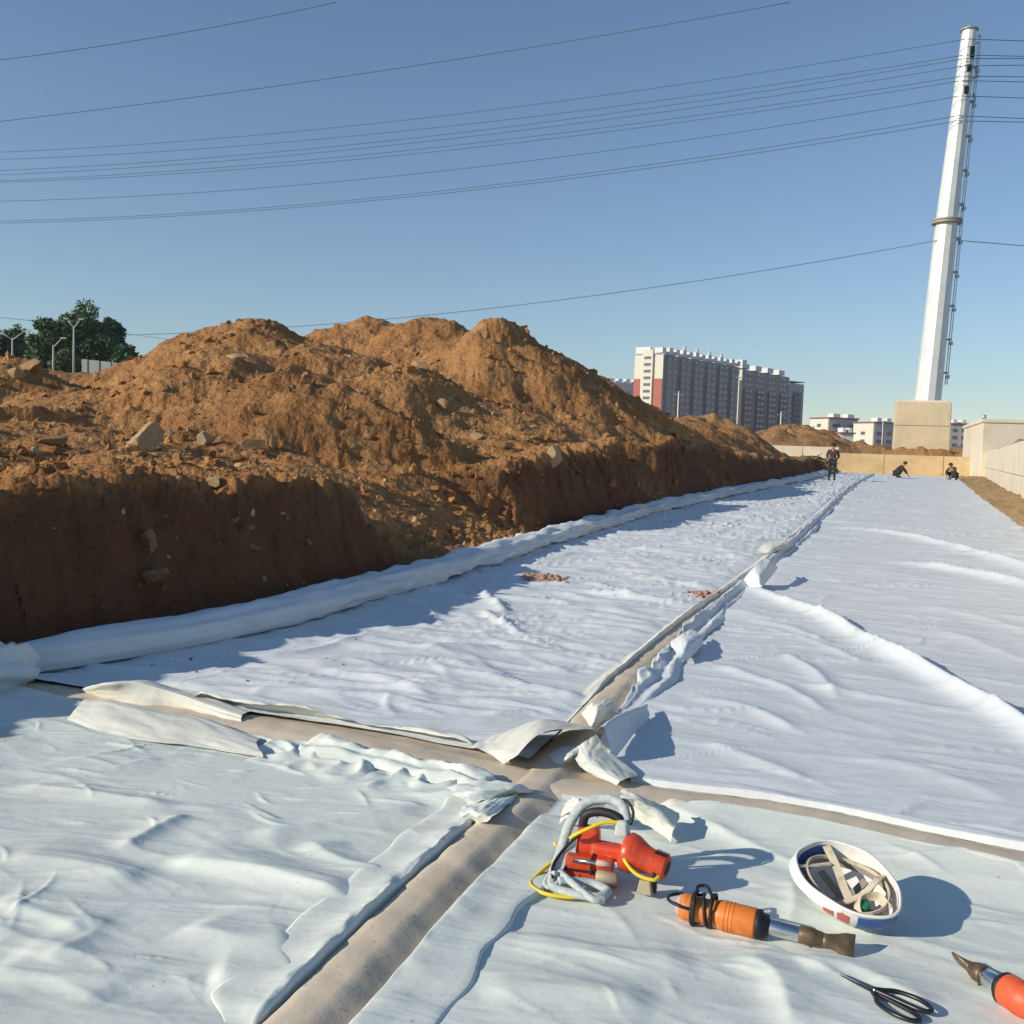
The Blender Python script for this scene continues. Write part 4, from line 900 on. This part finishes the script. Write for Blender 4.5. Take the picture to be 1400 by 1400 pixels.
def utility_pole(px, y0, Y, label, h0=0.0, arm=True):
    p = D(px, y0, Y); t = thing('utility_pole', label, 'utility pole', (p[0], p[1], h0), group='far utility poles')
    MB().tube([(0, 0, 0), (0, 0, p[2] - h0)], [.14, .09], 8).build('mast', BCR, t)
    if arm: MB().box((0, 0, p[2] - h0 - .5), (1.2, .12, .12)).build('crossarm', STEEL, t)
utility_pole(928, 535, 150, 'thin pole before the left end of the long slab')
utility_pole(1011, 512, 170, 'tallest thin pole between the two apartment slabs')
utility_pole(1068, 563, 170, 'short thin pole before the low dark end block')
utility_pole(1208, 566, 240, 'thin mast before the plain cream end of a low block', arm=False)

# ================================================================ TREES, LAMPS AND FENCE ON THE FAR LEFT
LEAF = mat('leaves', (0.075, 0.14, 0.06), .8, noise=[((0.13, 0.21, 0.08), .7, .4, .65, 4), ((0.04, 0.085, 0.04), 2.5, .5, .7, 3)], spec=.2)
LEAF2 = mat('light_leaves', (0.11, 0.185, 0.07), .8, noise=[((0.13, 0.19, 0.08), .7, .4, .65, 4), ((0.03, 0.06, 0.02), 2.5, .5, .7, 3)], spec=.2)
BARK = mat('bark', (0.12, 0.085, 0.055), .9)
def tree(px, ytop, ybase, hw, Y, label, m, seed, n=8000, zb=None):
    top = D(px, ytop, Y); zb = surf_z(top[0], Y) - .1 if zb is None else zb; Hh = top[2] - zb; W = hw * Y / 1400
    rg = np.random.default_rng(seed); t = thing('tree', label, 'tree', (top[0], Y, zb), group='trees behind the heaps')
    tr = MB(); tr.tube([(0, 0, 0), (.08, 0, Hh * .3), (0, .1, Hh * .75)], [.22, .16, .05], 8)
    for k in range(7):
        a_ = k * .9 + rg.uniform(0, .5); z0 = Hh * rg.uniform(.25, .6); tr.tube([(0, 0, z0), (math.cos(a_) * W * .35, math.sin(a_) * W * .35, z0 + Hh * .12), (math.cos(a_) * W * .7, math.sin(a_) * W * .7, z0 + Hh * .22)], [.08, .05, .02], 5)
    tr.build('trunk', BARK, t)
    nc = 95; u = rg.normal(size=(nc, 3)); u /= np.linalg.norm(u, axis=1)[:, None]; u *= (rg.uniform(.2, 1, nc) ** .5)[:, None]
    cz = Hh * .56; c = np.c_[u[:, 0] * W * .82, u[:, 1] * W * .82, cz + u[:, 2] * Hh * .40]
    sh = np.clip(1.15 - np.abs(c[:, 2] / Hh - .45) * 1.0, .45, 1.1); c[:, 0] *= sh; c[:, 1] *= sh
    cr = rg.uniform(.20, .38, nc) * W; i = rg.integers(0, nc, n); v = rg.normal(size=(n, 3)); v /= np.linalg.norm(v, axis=1)[:, None]; v *= (rg.uniform(.35, 1.05, n))[:, None]
    P = c[i] + v * cr[i][:, None] * np.array([1, 1, .85]); P[:, 2] = np.clip(P[:, 2], .1, None)
    a1 = rg.normal(size=(n, 3)); a1 /= np.linalg.norm(a1, axis=1)[:, None]; a2 = np.cross(a1, rg.normal(size=(n, 3))); a2 /= np.linalg.norm(a2, axis=1)[:, None]
    s_ = rg.uniform(.09, .20, n)[:, None]; V = np.stack([P - a1 * s_, P + a2 * s_ * .6, P + a1 * s_, P - a2 * s_ * .6], 1).reshape(-1, 3)
    obj('crown', quadmesh('crown', V, np.arange(n * 4).reshape(-1, 4), False), m, t)
tree(120, 419, 500, 50, 86, 'broad dark green tree, the tallest behind the lamp posts', LEAF, 1, 26000)
tree(64, 428, 500, 28, 84, 'lighter green tree left of the tallest one', LEAF2, 2, 13000)
tree(152, 428, 500, 24, 88, 'dark tree at the right shoulder of the clump', LEAF, 3, 13000)
tree(20, 446, 500, 30, 92, 'dark low tree at the left edge of the picture', LEAF, 4, 12000)
tree(172, 468, 500, 22, 82, 'small dark bushy tree at the right end of the clump', LEAF, 5, 10000)
tree(88, 478, 505, 20, 76, 'light green shrub at the foot of the lamp posts', LEAF2, 6, 5000)
tree(-30, 440, 500, 30, 90, 'dark tree cut off by the left edge of the picture', LEAF, 8, 6000)
LAMP = mat('lamp_post_paint', (0.42, 0.43, 0.39), .6)
def lamp(px, y0, Y, label, arms):
    p = D(px, y0, Y); zb = surf_z(p[0], Y) - .1; H_ = p[2] - zb; t = thing('street_lamp', label, 'street lamp', (p[0], p[1], zb), group='lamp posts by the trees')
    MB().tube([(0, 0, 0), (0, 0, H_)], [.10, .055], 8).build('post', LAMP, t)
    for a_ in arms:
        am = MB().tube([(0, 0, H_ - .15), (a_ * .5, 0, H_ + .15), (a_ * 1.0, 0, H_ + .45)], .045, 6).build('arm', LAMP, t)
        MB().box((a_ * 1.25, 0, H_ + .50), (.5 * abs(a_) + .1, .22, .10)).build('lamp_head', LAMP, am)
lamp(101, 446, 72, 'tallest double-armed lamp post in front of the trees', (-.42, .42)); lamp(73, 472, 70, 'single-armed lamp post left of the tallest one', (.55,)); lamp(17, 462, 74, 'double-armed lamp post at the left edge of the picture', (-.9, .8))
fe = thing('metal_fence', 'grey-green sheet fence below the trees', 'fence'); FEN = mat('fence_paint', (0.40, 0.45, 0.42), .7)
for i in range(12):
    a = D(112 + i * 8, 491 + i * .9, 79); b = D(112 + i * 8 + 7.6, 491 + (i + 1) * .55, 79); zb = surf_z(a[0], 79) - .3
    MB().box(((a[0] + b[0]) / 2, 79 + .05 * (i % 2), (a[2] + zb) / 2), (b[0] - a[0], .06, a[2] - zb)).build('panel', FEN, fe)

# ================================================================ PEOPLE
SKIN = mat('skin', (0.36, 0.21, 0.14), .6); HAIR = mat('hair', (0.03, 0.022, 0.018), .6)
def skin_mesh(name, joints, edges, m, parent, root=0, sub=2):
    names = list(joints); me = bpy.data.meshes.new(name); me.from_pydata([joints[k][0] for k in names], [(names.index(a), names.index(b)) for a, b in edges], [])
    o = obj(name, me, m, parent); md = o.modifiers.new('skin', 'SKIN'); md.use_smooth_shade = True
    for i, k in enumerate(names):
        r = joints[k][1]; r = (r, r) if not isinstance(r, tuple) else r; me.skin_vertices[0].data[i].radius = r; me.skin_vertices[0].data[i].use_root = (i == root)
    sb = o.modifiers.new('sub', 'SUBSURF'); sb.levels = sb.render_levels = sub; return o
def person(label, loc, yaw, pose, jacket, trousers):
    t = thing('person', label, 'person', loc, (0, 0, yaw), group='workers on the sheets'); J = {}
    if pose == 'stand':
        pts = dict(pelvis=(0, 0, .93), waist=(0, .01, 1.08), chest=(0, .03, 1.30), neck=(0, .0, 1.46), headlow=(0, -.05, 1.53), head=(0, -.07, 1.64),
                   shL=(-.19, .02, 1.38), elL=(-.27, .06, 1.10), wrL=(-.15, -.16, 1.04), haL=(-.09, -.22, 1.05), shR=(.19, .02, 1.38), elR=(.27, .06, 1.10), wrR=(.15, -.16, 1.02), haR=(.09, -.22, 1.02),
                   hipL=(-.10, 0, .88), knL=(-.12, -.02, .48), anL=(-.12, .03, .08), toL=(-.14, -.14, .04), hipR=(.10, 0, .88), knR=(.11, -.01, .48), anR=(.11, .04, .08), toR=(.13, -.13, .04))
    else:
        k = 1 if pose == 'squat' else -1
        pts = dict(pelvis=(0, .12, .26), waist=(0, .06, .40), chest=(0, -.14, .60), neck=(0, -.26, .72), headlow=(0, -.32, .77), head=(0, -.38, .85),
                   shL=(-.19, -.16, .66), elL=(-.25, -.36, .44), wrL=(-.13, -.52, .24), haL=(-.09, -.58, .16), shR=(.19, -.16, .66), elR=(.26, -.36, .44), wrR=(.14, -.50, .22), haR=(.10, -.56, .14),
                   hipL=(-.11, .10, .26), knL=(-.24, -.22, .46), anL=(-.18, .02, .08), toL=(-.21, -.15, .04), hipR=(.11, .10, .26), knR=(.25, -.20, .44), anR=(.18, .03, .08), toR=(.21, -.14, .04))
    rd = dict(pelvis=.13, waist=.12, chest=(.155, .12), neck=.055, headlow=.072, head=.092, shL=.06, elL=.042, wrL=.03, haL=.034, shR=.06, elR=.042, wrR=.03, haR=.034, hipL=.085, knL=.06, anL=.042, toL=.035, hipR=.085, knR=.06, anR=.042, toR=.035)
    E_ = [('pelvis', 'waist'), ('waist', 'chest'), ('chest', 'neck'), ('neck', 'headlow'), ('headlow', 'head'), ('chest', 'shL'), ('shL', 'elL'), ('elL', 'wrL'), ('wrL', 'haL'), ('chest', 'shR'), ('shR', 'elR'), ('elR', 'wrR'), ('wrR', 'haR'),
          ('pelvis', 'hipL'), ('hipL', 'knL'), ('knL', 'anL'), ('anL', 'toL'), ('pelvis', 'hipR'), ('hipR', 'knR'), ('knR', 'anR'), ('anR', 'toR')]
    skin_mesh('body', {k: (pts[k], rd[k]) for k in pts}, E_, SKIN, t)
    g = lambda ks, f: {k: (pts[k], tuple(q * f for q in rd[k]) if isinstance(rd[k], tuple) else rd[k] * f) for k in ks}
    skin_mesh('jacket', g(['pelvis', 'waist', 'chest', 'neck', 'shL', 'elL', 'wrL', 'shR', 'elR', 'wrR'], 1.28), [('pelvis', 'waist'), ('waist', 'chest'), ('chest', 'neck'), ('chest', 'shL'), ('shL', 'elL'), ('elL', 'wrL'), ('chest', 'shR'), ('shR', 'elR'), ('elR', 'wrR')], jacket, t)
    skin_mesh('trousers', g(['pelvis', 'hipL', 'knL', 'anL', 'hipR', 'knR', 'anR'], 1.26), [('pelvis', 'hipL'), ('hipL', 'knL'), ('knL', 'anL'), ('pelvis', 'hipR'), ('hipR', 'knR'), ('knR', 'anR')], trousers, t)
    h = Vector(pts['head']); hm = MB(); hm.lathe_z([(-.03, .112), (.02, .122), (.07, .112), (.11, .075), (.13, .02)], 16); o = hm.build('hair', HAIR, t); o.location = h + Vector((0, .015, 0))
    for s_ in 'LR':
        a_, b_ = Vector(pts['an' + s_]), Vector(pts['to' + s_]); MB().tube([a_ + Vector((0, .05, -.03)), (a_ + b_) / 2 + Vector((0, 0, -.01)), b_ + Vector((0, -.04, 0))], [.055, .06, .04], 8, flat=.8).build('shoe', HAIR, t)
        hd = Vector(pts['ha' + s_]); w_ = Vector(pts['wr' + s_]); dr = (hd - w_).normalized(); sd = dr.cross(Vector((0, 0, 1))).normalized()
        for q in range(5):
            b0 = hd + dr * .02 + sd * (q - 2) * .017; MB().tube([b0, b0 + dr * (.04 + .008 * (2 - abs(q - 2))), b0 + dr * .07 + Vector((0, 0, -.02))], .0085, 5).build('finger', SKIN, t)
    t.scale = (1.08, 1.08, 1.05)
    # face: nose, eyes, mouth
    hd = h; MB().box((hd[0], hd[1] - .098, hd[2] - .02), (.022, .03, .035)).build('nose', SKIN, t)
    for s_ in (-1, 1): MB().lathe_z([(-.008, .006), (0, .011), (.008, .006)], 8, (hd[0] + s_ * .032, hd[1] - .085)).build('eye', HAIR, t).location = (0, 0, hd[2] + .005)
JK1 = mat('maroon_jacket', (0.075, 0.042, 0.045), .9); TR1 = mat('dark_trousers', (0.028, 0.034, 0.04), .9); JK2 = mat('dark_jacket', (0.045, 0.035, 0.032), .9); JK3 = mat('olive_jacket', (0.05, 0.045, 0.035), .9)
g1 = G(1137, 657, .03)
person('person in maroon jacket and dark trousers standing on the sheet', (g1[0], g1[1], .035), rad(-17), 'stand', JK1, TR1)
def at_depth(px, Y, z=.04): p = D(px, 640, Y); return (p[0], Y, z)
person('crouching person in dark clothes left of centre before the end wall', at_depth(1228, 63, .05), rad(60), 'squat', JK2, TR1)
person('crouching person in dark clothes near the foot of the right-hand wall', at_depth(1304, 62, .05), rad(-50), 'squat', JK3, TR1)

# ================================================================ TOOLS ON THE NEAR SHEET
ORANGE = mat('orange_plastic', (0.70, 0.20, 0.03), .48, noise=[((0.55, 0.14, 0.03), 30, .5, .75, 5), ((0.58, 0.40, 0.26), 38, .58, .80, 7), ((0.10, 0.06, 0.04), 70, .66, .78, 4)], spec=.5); BLACK = mat('black_rubber', (0.018, 0.018, 0.02), .55, spec=.4); CHROME = mat('chrome_tube', (0.72, 0.72, 0.70), .22, 1.0, noise=[((0.5, 0.47, 0.42), 25, .5, .8, 4)])
BURNT = mat('heat_browned_steel', (0.15, 0.105, 0.065), .5, .5, noise=[((0.26, 0.19, 0.12), 40, .45, .7, 5)]); PINK = mat('grey_pink_cap', (0.55, 0.36, 0.33), .6); REDO = mat('red_orange_plastic', (0.70, 0.11, 0.035), .5, noise=[((0.55, 0.30, 0.2), 40, .58, .8, 7)], spec=.5)
def sheet_z(x, y): return float(z_nr(np.array([[x]]), np.array([[y]]), 0, 0)[0, 0])
def hot_air_gun(tail, tip, label, body, cord, roll_=0.0):
    t_, p_ = np.array(tail), np.array(tip); d = p_ - t_; z0 = max(sheet_z(*t_), sheet_z(*((t_ + p_) / 2)))
    o = thing('hot_air_gun', label, 'heat gun', (t_[0], t_[1], z0 + .036), (0, rad(2.0), math.atan2(d[1], d[0])), group='heat guns'); L = np.hypot(*d); k = L / .45
    MB().lathe_x([(0.0, .0), (.003, .020), (.012, .027), (.02, .030)], 24).build('tail_cap', PINK, o).scale = (k, 1, 1)
    hb = MB().lathe_x([(.018, .0305), (.03, .033), (.06, .031), (.10, .031), (.115, .035), (.12, .0365), (.205, .0365), (.210, .035), (.2105, .02)], 28).build('handle', body, o); hb.scale = (k, 1, 1)
    for x in (.13, .14, .15): MB().lathe_x([(x, .0368), (x + .001, .0375), (x + .003, .0375), (x + .004, .0368)], 28, cap=False).build('rib', body, hb)
    MB().lathe_x([(.208, .034), (.214, .036), (.222, .036), (.226, .030), (.240, .027), (.242, .02)], 24).build('collar', BLACK, o).scale = (k, 1, 1)
    MB().lathe_x([(.24, .0185), (.246, .0195), (.318, .0195), (.322, .017)], 24).build('barrel', CHROME, o).scale = (k, 1, 1)
    MB().lathe_x([(.316, .019), (.32, .0215), (.352, .0215), (.356, .019), (.372, .017), (.376, .014)], 24).build('nozzle_sleeve', BURNT, o).scale = (k, 1, 1)
    MB().tube([(.345, 0, -.018), (.345, -.004, -.034)], .0045, 8).build('clamp_screw', BURNT, o).scale = (k, 1, 1)
    nz = MB().lathe_x([(.370, .015, .015), (.385, .016, .013), (.405, .021, .0095), (.425, .028, .0065), (.448, .030, .0055), (.449, .026, .003)], 24).build('flat_nozzle', BURNT, o); nz.scale = (k, 1, 1); nz.rotation_euler = (rad(48), 0, 0)
    if cord:
        pts = []
        for q in range(130):
            a_ = q / 130 * 2 * math.pi * 4.6; x = .035 + .075 * q / 130 + .012 * math.sin(a_ * .37 + 1); rr = .036 + .004 * math.sin(a_ * .73) + .006 * (math.sin(a_) > .6); pts.append((x, rr * math.cos(a_), rr * math.sin(a_)))
        MB().tube(pts, .0042, 7).build('wrapped_cord', BLACK, o)
        lp = [(.05, -.034, .012), (.02, -.040, .016), (-.012, -.022, .016), (-.018, .01, .014), (.0, .038, .012), (.04, .040, .016), (.07, .02, .034)]; MB().tube(spline(lp, 40), .0042, 7).build('cord_loop', BLACK, o)
        lp = [(.055, .0, .038), (.05, .02, .050), (.07, .03, .052), (.085, .01, .046), (.095, -.01, .04)]; MB().tube(spline(lp, 24), .0042, 7).build('cord_loop', BLACK, o)
    return o
hot_air_gun(G(922, 1262)[:2], G(1168, 1314)[:2], 'orange hot-air gun with black cord wound round its handle', ORANGE, True)
o = hot_air_gun((1.165, 2.06), G(1308, 1334)[:2], 'red-orange hot-air gun with a burnt nozzle cut off by the lower right corner', REDO, False)
cp = [(.19, -.03, .0), (.16, -.09, -.026), (.10, -.135, -.03), (.02, -.14, -.03), (-.08, -.12, -.03)]; MB().tube(spline(cp, 40), .0048, 8).build('power_cord', BLACK, o)
# scissors
S0 = G(1148, 1345)[:2]; S1 = G(1262, 1402)[:2]; dv = S1 - S0; Ls = np.hypot(*dv)
sc_ = thing('scissors', 'black-handled scissors lying at the bottom edge', 'scissors', (S0[0], S0[1], sheet_z(*((S0 + S1) / 2)) + .010), (0, 0, math.atan2(dv[1], dv[0])))
BLADE = mat('blade_steel', (0.16, 0.16, 0.17), .35, .8); HAND = mat('black_plastic_handle', (0.012, 0.014, 0.018), .35, spec=.5)
for s_ in (-1, 1):
    mb = MB(); z = .0022 * s_; mb.add([(0, .0008 * s_, z - .001), (.07, -.001 * s_, z - .001), (.095, -.006 * s_, z - .001), (.095, .007 * s_, z - .001), (.05, .0055 * s_, z - .001), (0, .0008 * s_, z + .001), (.07, -.001 * s_, z + .001), (.095, -.006 * s_, z + .001), (.095, .007 * s_, z + .001), (.05, .0055 * s_, z + .001)],
        [(4, 3, 2, 1, 0), (5, 6, 7, 8, 9), (0, 1, 6, 5), (1, 2, 7, 6), (2, 3, 8, 7), (3, 4, 9, 8), (4, 0, 5, 9)]); mb.build('blade', BLADE, sc_)
    lp = [(.082, .001 * s_, z), (.100, .016 * s_, z), (.12, .036 * s_, z), (.16, .046 * s_, z), (.195, .040 * s_, z), (.208, .022 * s_, z), (.19, .008 * s_, z), (.15, .004 * s_, z), (.115, .002 * s_, z), (.09, .0, z)]
    MB().tube(spline(lp, 60), .0052, 8).build('handle', HAND, sc_)
MB().lathe_z([(-.005, .005), (.005, .005), (.006, .003)], 14, (.088, 0)).build('pivot', CHROME, sc_)
# hard hat, upside down
hc_ = G(1172, 1232)[:2] - np.array([.075, .12]); WHITEP = mat('white_shell_plastic', (0.78, 0.77, 0.72), .4, noise=[((0.62, 0.58, 0.50), 14, .55, .8, 5)], spec=.5); BLUEP = mat('blue_shell_paint', (0.05, 0.13, 0.34), .4, spec=.5); REDL = mat('red_sticker', (0.52, 0.15, 0.13), .5); STRAP = mat('cream_webbing', (0.62, 0.55, 0.40), .85, noise=[((0.42, 0.34, 0.22), 30, .5, .7, 4)]); PAD = mat('grey_sweatband', (0.30, 0.26, 0.23), .9); DIAL = mat('green_dial', (0.03, 0.22, 0.10), .5)
hat = thing('hard_hat', 'upturned white hard hat with blue side stripe and straps inside', 'hard hat', (hc_[0], hc_[1], sheet_z(*hc_) + .022), (rad(11), rad(13), rad(-60)))
HA_, HB_, HH = .146, .110, .092     # half length, half width, depth; local z=0 is the crown resting on the sheet
def hat_pt(th, ph, s_=1.0):         # ph 0 = crown, 1 = rim
    q = math.sin(ph * math.pi / 2) ** .78 * (1 + ph * (.035 * math.cos(2 * th + 1.0) + .03 * math.cos(3 * th + .4) + .012 * math.cos(7 * th))); return (HA_ * s_ * q * math.cos(th), HB_ * s_ * q * math.sin(th), HH - HH * s_ * (math.cos(ph * math.pi / 2) ** .8 if ph < 1 else 0))
def hat_patch(t0, t1, p0, p1, s_, nt_=40, np_=14, bend=0):
    th, ph = np.meshgrid(np.linspace(t0, t1, nt_), np.linspace(p0, p1, np_)); P = np.array([[hat_pt(a_, b_, s_) for a_, b_ in zip(r1, r2)] for r1, r2 in zip(th, ph)]); return gridmesh('shell', P[..., 0], P[..., 1], P[..., 2])
obj('shell', hat_patch(0, 2 * math.pi, .001, 1, 1.0, 64, 20), WHITEP, hat); obj('inner_shell', hat_patch(0, 2 * math.pi, .001, 1, .965, 64, 20), WHITEP, hat)
rim = [hat_pt(a_, 1.0, 1.005) for a_ in np.linspace(0, 2 * math.pi, 65)]; MB().tube(rim, .0042, 8, cap=False).build('rim', WHITEP, hat)
# peak
th, k = np.meshgrid(np.linspace(-1.95 - .95, -1.95 + .95, 30), np.linspace(0, 1, 6)); ext = 1 + .16 * k * np.cos((th + 1.95) / .95 * math.pi / 2) ** .6
obj('peak', gridmesh('peak', HA_ * 1.0 * ext * np.cos(th), HB_ * ext * np.sin(th), HH - .012 * k - .002), WHITEP, hat)
obj('blue_stripe', hat_patch(-.75, 1.0, .50, .97, 1.012, 24, 10), BLUEP, hat); obj('red_sticker', hat_patch(-1.12, -.90, .72, .93, 1.014, 8, 6), REDL, hat); obj('red_sticker', hat_patch(-1.42, -1.2, .72, .93, 1.014, 8, 6), REDL, hat); obj('blue_stripe', hat_patch(2.6, 4.1, .62, .97, .955, 24, 10), BLUEP, hat)
hb_ = [(HA_ * .80 * math.cos(a_), HB_ * .80 * math.sin(a_), HH - .030 + .008 * math.sin(2 * a_)) for a_ in np.linspace(0, 2 * math.pi, 49)]
def band(pts, w_, m, name, up=(0, 0, 1), thick=.0016):
    P = np.array(pts); u_ = np.array(up, float); V = []; n = len(P); T = np.gradient(P, axis=0); T /= np.linalg.norm(T, axis=1)[:, None]; U2 = u_ - T * (T @ u_)[:, None]; U2 /= np.linalg.norm(U2, axis=1)[:, None]; N2 = np.cross(T, U2)
    X = np.stack([P - U2 * w_ / 2 - N2 * thick, P + U2 * w_ / 2 - N2 * thick, P + U2 * w_ / 2 + N2 * thick, P - U2 * w_ / 2 + N2 * thick], 1); return obj(name, gridmesh(name, X[..., 0], X[..., 1], X[..., 2], wrap=True, smooth=False), m, hat)
band(hb_, .026, PAD, 'sweatband'); band([(p_[0] * .97, p_[1] * .97, p_[2] + .012) for p_ in hb_], .010, STRAP, 'headband')
band(spline([(-.125, .05, HH - .01), (-.06, .02, HH - .015), (.0, -.01, HH - .03), (.05, -.03, HH - .045)], 24), .020, STRAP, 'strap', (.3, 1, .3)); band(spline([(-.10, -.075, HH - .006), (-.085, -.03, HH - .012), (-.07, .01, HH - .012)], 20), .016, STRAP, 'strap', (1, .2, .3))
band(spline([(.03, .09, HH - .012), (.045, .05, HH - .004), (.05, .0, HH - .02), (.03, -.06, HH - .035), (.0, -.095, HH - .02)], 30), .020, STRAP, 'strap', (1, .2, .4)); band(spline([(.12, .02, HH - .02), (.08, .02, HH - .012), (.06, -.02, HH - .02), (.09, -.05, HH - .03), (.115, -.03, HH - .03)], 30), .022, STRAP, 'strap', (.2, .6, .8))
band(spline([(-.09, .0, .045), (.0, .0, .018), (.09, .0, .045)], 24), .02, PAD, 'crown_strap', (0, 1, 0)); band(spline([(0, -.07, .05), (.0, .0, .022), (0, .07, .05)], 24), .02, PAD, 'crown_strap', (1, 0, 0))
MB().lathe_z([(HH - .045, .016), (HH - .022, .016), (HH - .02, .012)], 16, (.075, -.02)).build('adjuster_dial', DIAL, hat)

# portable sewing machine
REDP = mat('red_machine_paint', (0.62, 0.065, 0.022), .36, noise=[((0.45, 0.05, 0.02), 18, .5, .75, 5), ((0.50, 0.30, 0.20), 45, .58, .80, 7), ((0.10, 0.04, 0.03), 80, .66, .78, 4)], spec=.5); KHAKI = mat('khaki_metal', (0.42, 0.36, 0.24), .6, .2); YEL = mat('yellow_cable', (0.78, 0.60, 0.03), .45, spec=.45); HOSE = mat('grey_wrapped_cord', (0.50, 0.55, 0.54), .8, noise=[((0.36, 0.40, 0.39), 60, .45, .7, 4)], bump=[(120, .5, .003)])
mc = G(828, 1212)[:2]; mach = thing('sewing_machine', 'red portable bag-sewing machine tangled in yellow and grey cord', 'sewing machine', (mc[0], mc[1], sheet_z(*mc) + .004), (0, 0, rad(-14)))
def rbox(name, m, c, d, bw=.006, rz=0, rx=0, top=1.0, parent=mach): return bevel(MB().box(c, d, rz, top, rx).build(name, m, parent), bw, 3)
rbox('base_plate', REDP, (-.055, .0, .020), (.125, .085, .022), .006, top=.94); rbox('lower_lip', REDP, (-.012, -.045, .010), (.10, .022, .016), .005)
rbox('front_cover', REDP, (-.065, -.028, .050), (.085, .036, .040), .008); rbox('front_cover', REDP, (.0, -.03, .055), (.050, .034, .034), .008); rbox('seam_strip', BLACK, (-.034, -.030, .050), (.006, .044, .048), .001); rbox('seam_strip', BLACK, (-.05, -.004, .034), (.12, .088, .005), .001)
rbox('column', REDP, (-.055, .022, .095), (.070, .050, .080), .012, top=.85); rbox('cross_arm', REDP, (.005, .005, .078), (.10, .048, .042), .012, rz=rad(-8))
MB().tube([(-.085, -.05, .063), (.012, -.052, .063)], .0065, 10).build('tension_rod', CHROME, mach); MB().tube([(-.02, -.052, .064), (.02, -.053, .064)], .0085, 10).build('tension_knob', PINK, mach)
mt = MB().lathe_x([(-.005, .030), (.0, .046), (.010, .054), (.030, .052), (.050, .043), (.068, .036), (.080, .034), (.122, .034), (.126, .032), (.127, .026)], 28).build('motor_housing', REDP, mach); mt.location = (.048, -.002, .088); mt.rotation_euler = (0, rad(9), rad(-16))
for k in range(6): MB().box((.09 + .006 * k, 0, .0338), (.0025, .03, .002)).build('vent_slot', BLACK, mt)
MB().lathe_x([(.1265, .024), (.1275, .018)], 20).build('end_cap', BLACK, mt)
rbox('presser_foot', KHAKI, (.115, -.062, .022), (.042, .030, .036), .003, rz=rad(-10), top=.7); rbox('foot_bracket', BLACK, (.138, -.052, .034), (.012, .02, .06), .003)
MB().lathe_x([(.0, .016), (.004, .019), (.055, .017), (.058, .013)], 18).build('thread_spool', KHAKI, mach).location = (-.018, -.062, .030)
hn = MB().tube(spline([(-.075, .022, .125), (-.065, .022, .165), (-.02, .018, .180), (.03, .008, .170), (.045, .0, .135)], 30), .0125, 12).build('carry_handle', BLACK, mach); rbox('switch_box', HOSE, (.040, .0, .148), (.042, .036, .048), .01, rz=rad(-12), top=.8)
def loop(name, m, pts, r, n=90, flat=1.0): return MB().tube(spline(pts, n), r, 9, flat=flat).build(name, m, mach)
loop('yellow_cord', YEL, [(.03, -.005, .165), (-.01, -.012, .162), (-.05, -.025, .145), (-.085, -.03, .125), (-.10, -.02, .11)], .0052)
loop('yellow_cord', YEL, [(-.115, .02, .06), (-.150, .0, .030), (-.185, -.06, .006), (-.185, -.115, .006), (-.14, -.155, .006), (-.08, -.158, .006), (-.03, -.145, .008)], .0055)
loop('yellow_cord', YEL, [(.045, -.025, .118), (.055, -.055, .085), (.090, -.075, .058), (.135, -.082, .050), (.15, -.07, .055)], .0052)
loop('yellow_cord', YEL, [(-.14, .06, .04), (-.155, .05, .06), (-.15, .035, .065), (-.135, .04, .05)], .005, 40)
loop('grey_cord', HOSE, [(-.135, -.09, .016), (-.125, -.02, .07), (-.11, .025, .135), (-.075, .05, .185), (-.02, .055, .205), (.03, .035, .20), (.05, .01, .165)], .0145, 100, .8)
loop('grey_cord', HOSE, [(-.135, -.09, .016), (-.12, -.125, .012), (-.06, -.150, .014), (.0, -.150, .014), (.02, -.11, .016), (-.02, -.085, .020), (-.07, -.095, .024), (-.11, -.115, .026)], .0135, 110, .8)
loop('grey_cord', HOSE, [(-.115, -.075, .034), (-.07, -.125, .030), (-.01, -.165, .014), (.02, -.155, .012)], .010, 60)
loop('black_cord', BLACK, [(-.13, -.10, .02), (-.135, -.07, .05), (-.11, -.02, .085), (-.06, .01, .13)], .004, 60); loop('black_cord', BLACK, [(.0, .045, .205), (.04, .045, .21), (.065, .02, .19), (.062, .0, .16)], .004, 50)
loop('grey_cord', HOSE, [(-.12, -.10, .04), (-.14, -.08, .03), (-.15, -.10, .012), (-.13, -.13, .012), (-.10, -.10, .03)], .006, 50)

# ================================================================ AIR
HZ = bpy.data.materials.new('air'); HZ.use_nodes = True; n_ = HZ.node_tree.nodes; n_.clear()
out = n_.new('ShaderNodeOutputMaterial'); pv = n_.new('ShaderNodeVolumePrincipled'); pv.inputs['Color'].default_value = (0.72, 0.86, 1.0, 1); pv.inputs['Density'].default_value = 0.00025; pv.inputs['Anisotropy'].default_value = 0.2
HZ.node_tree.links.new(pv.outputs[0], out.inputs['Volume'])
hz = MB().box((0, 300, 47.5), (2600, 2000, 97)).build('haze', HZ); hz['kind'] = 'stuff'; hz['label'] = 'thin pale haze over the whole site'; hz['category'] = 'haze'
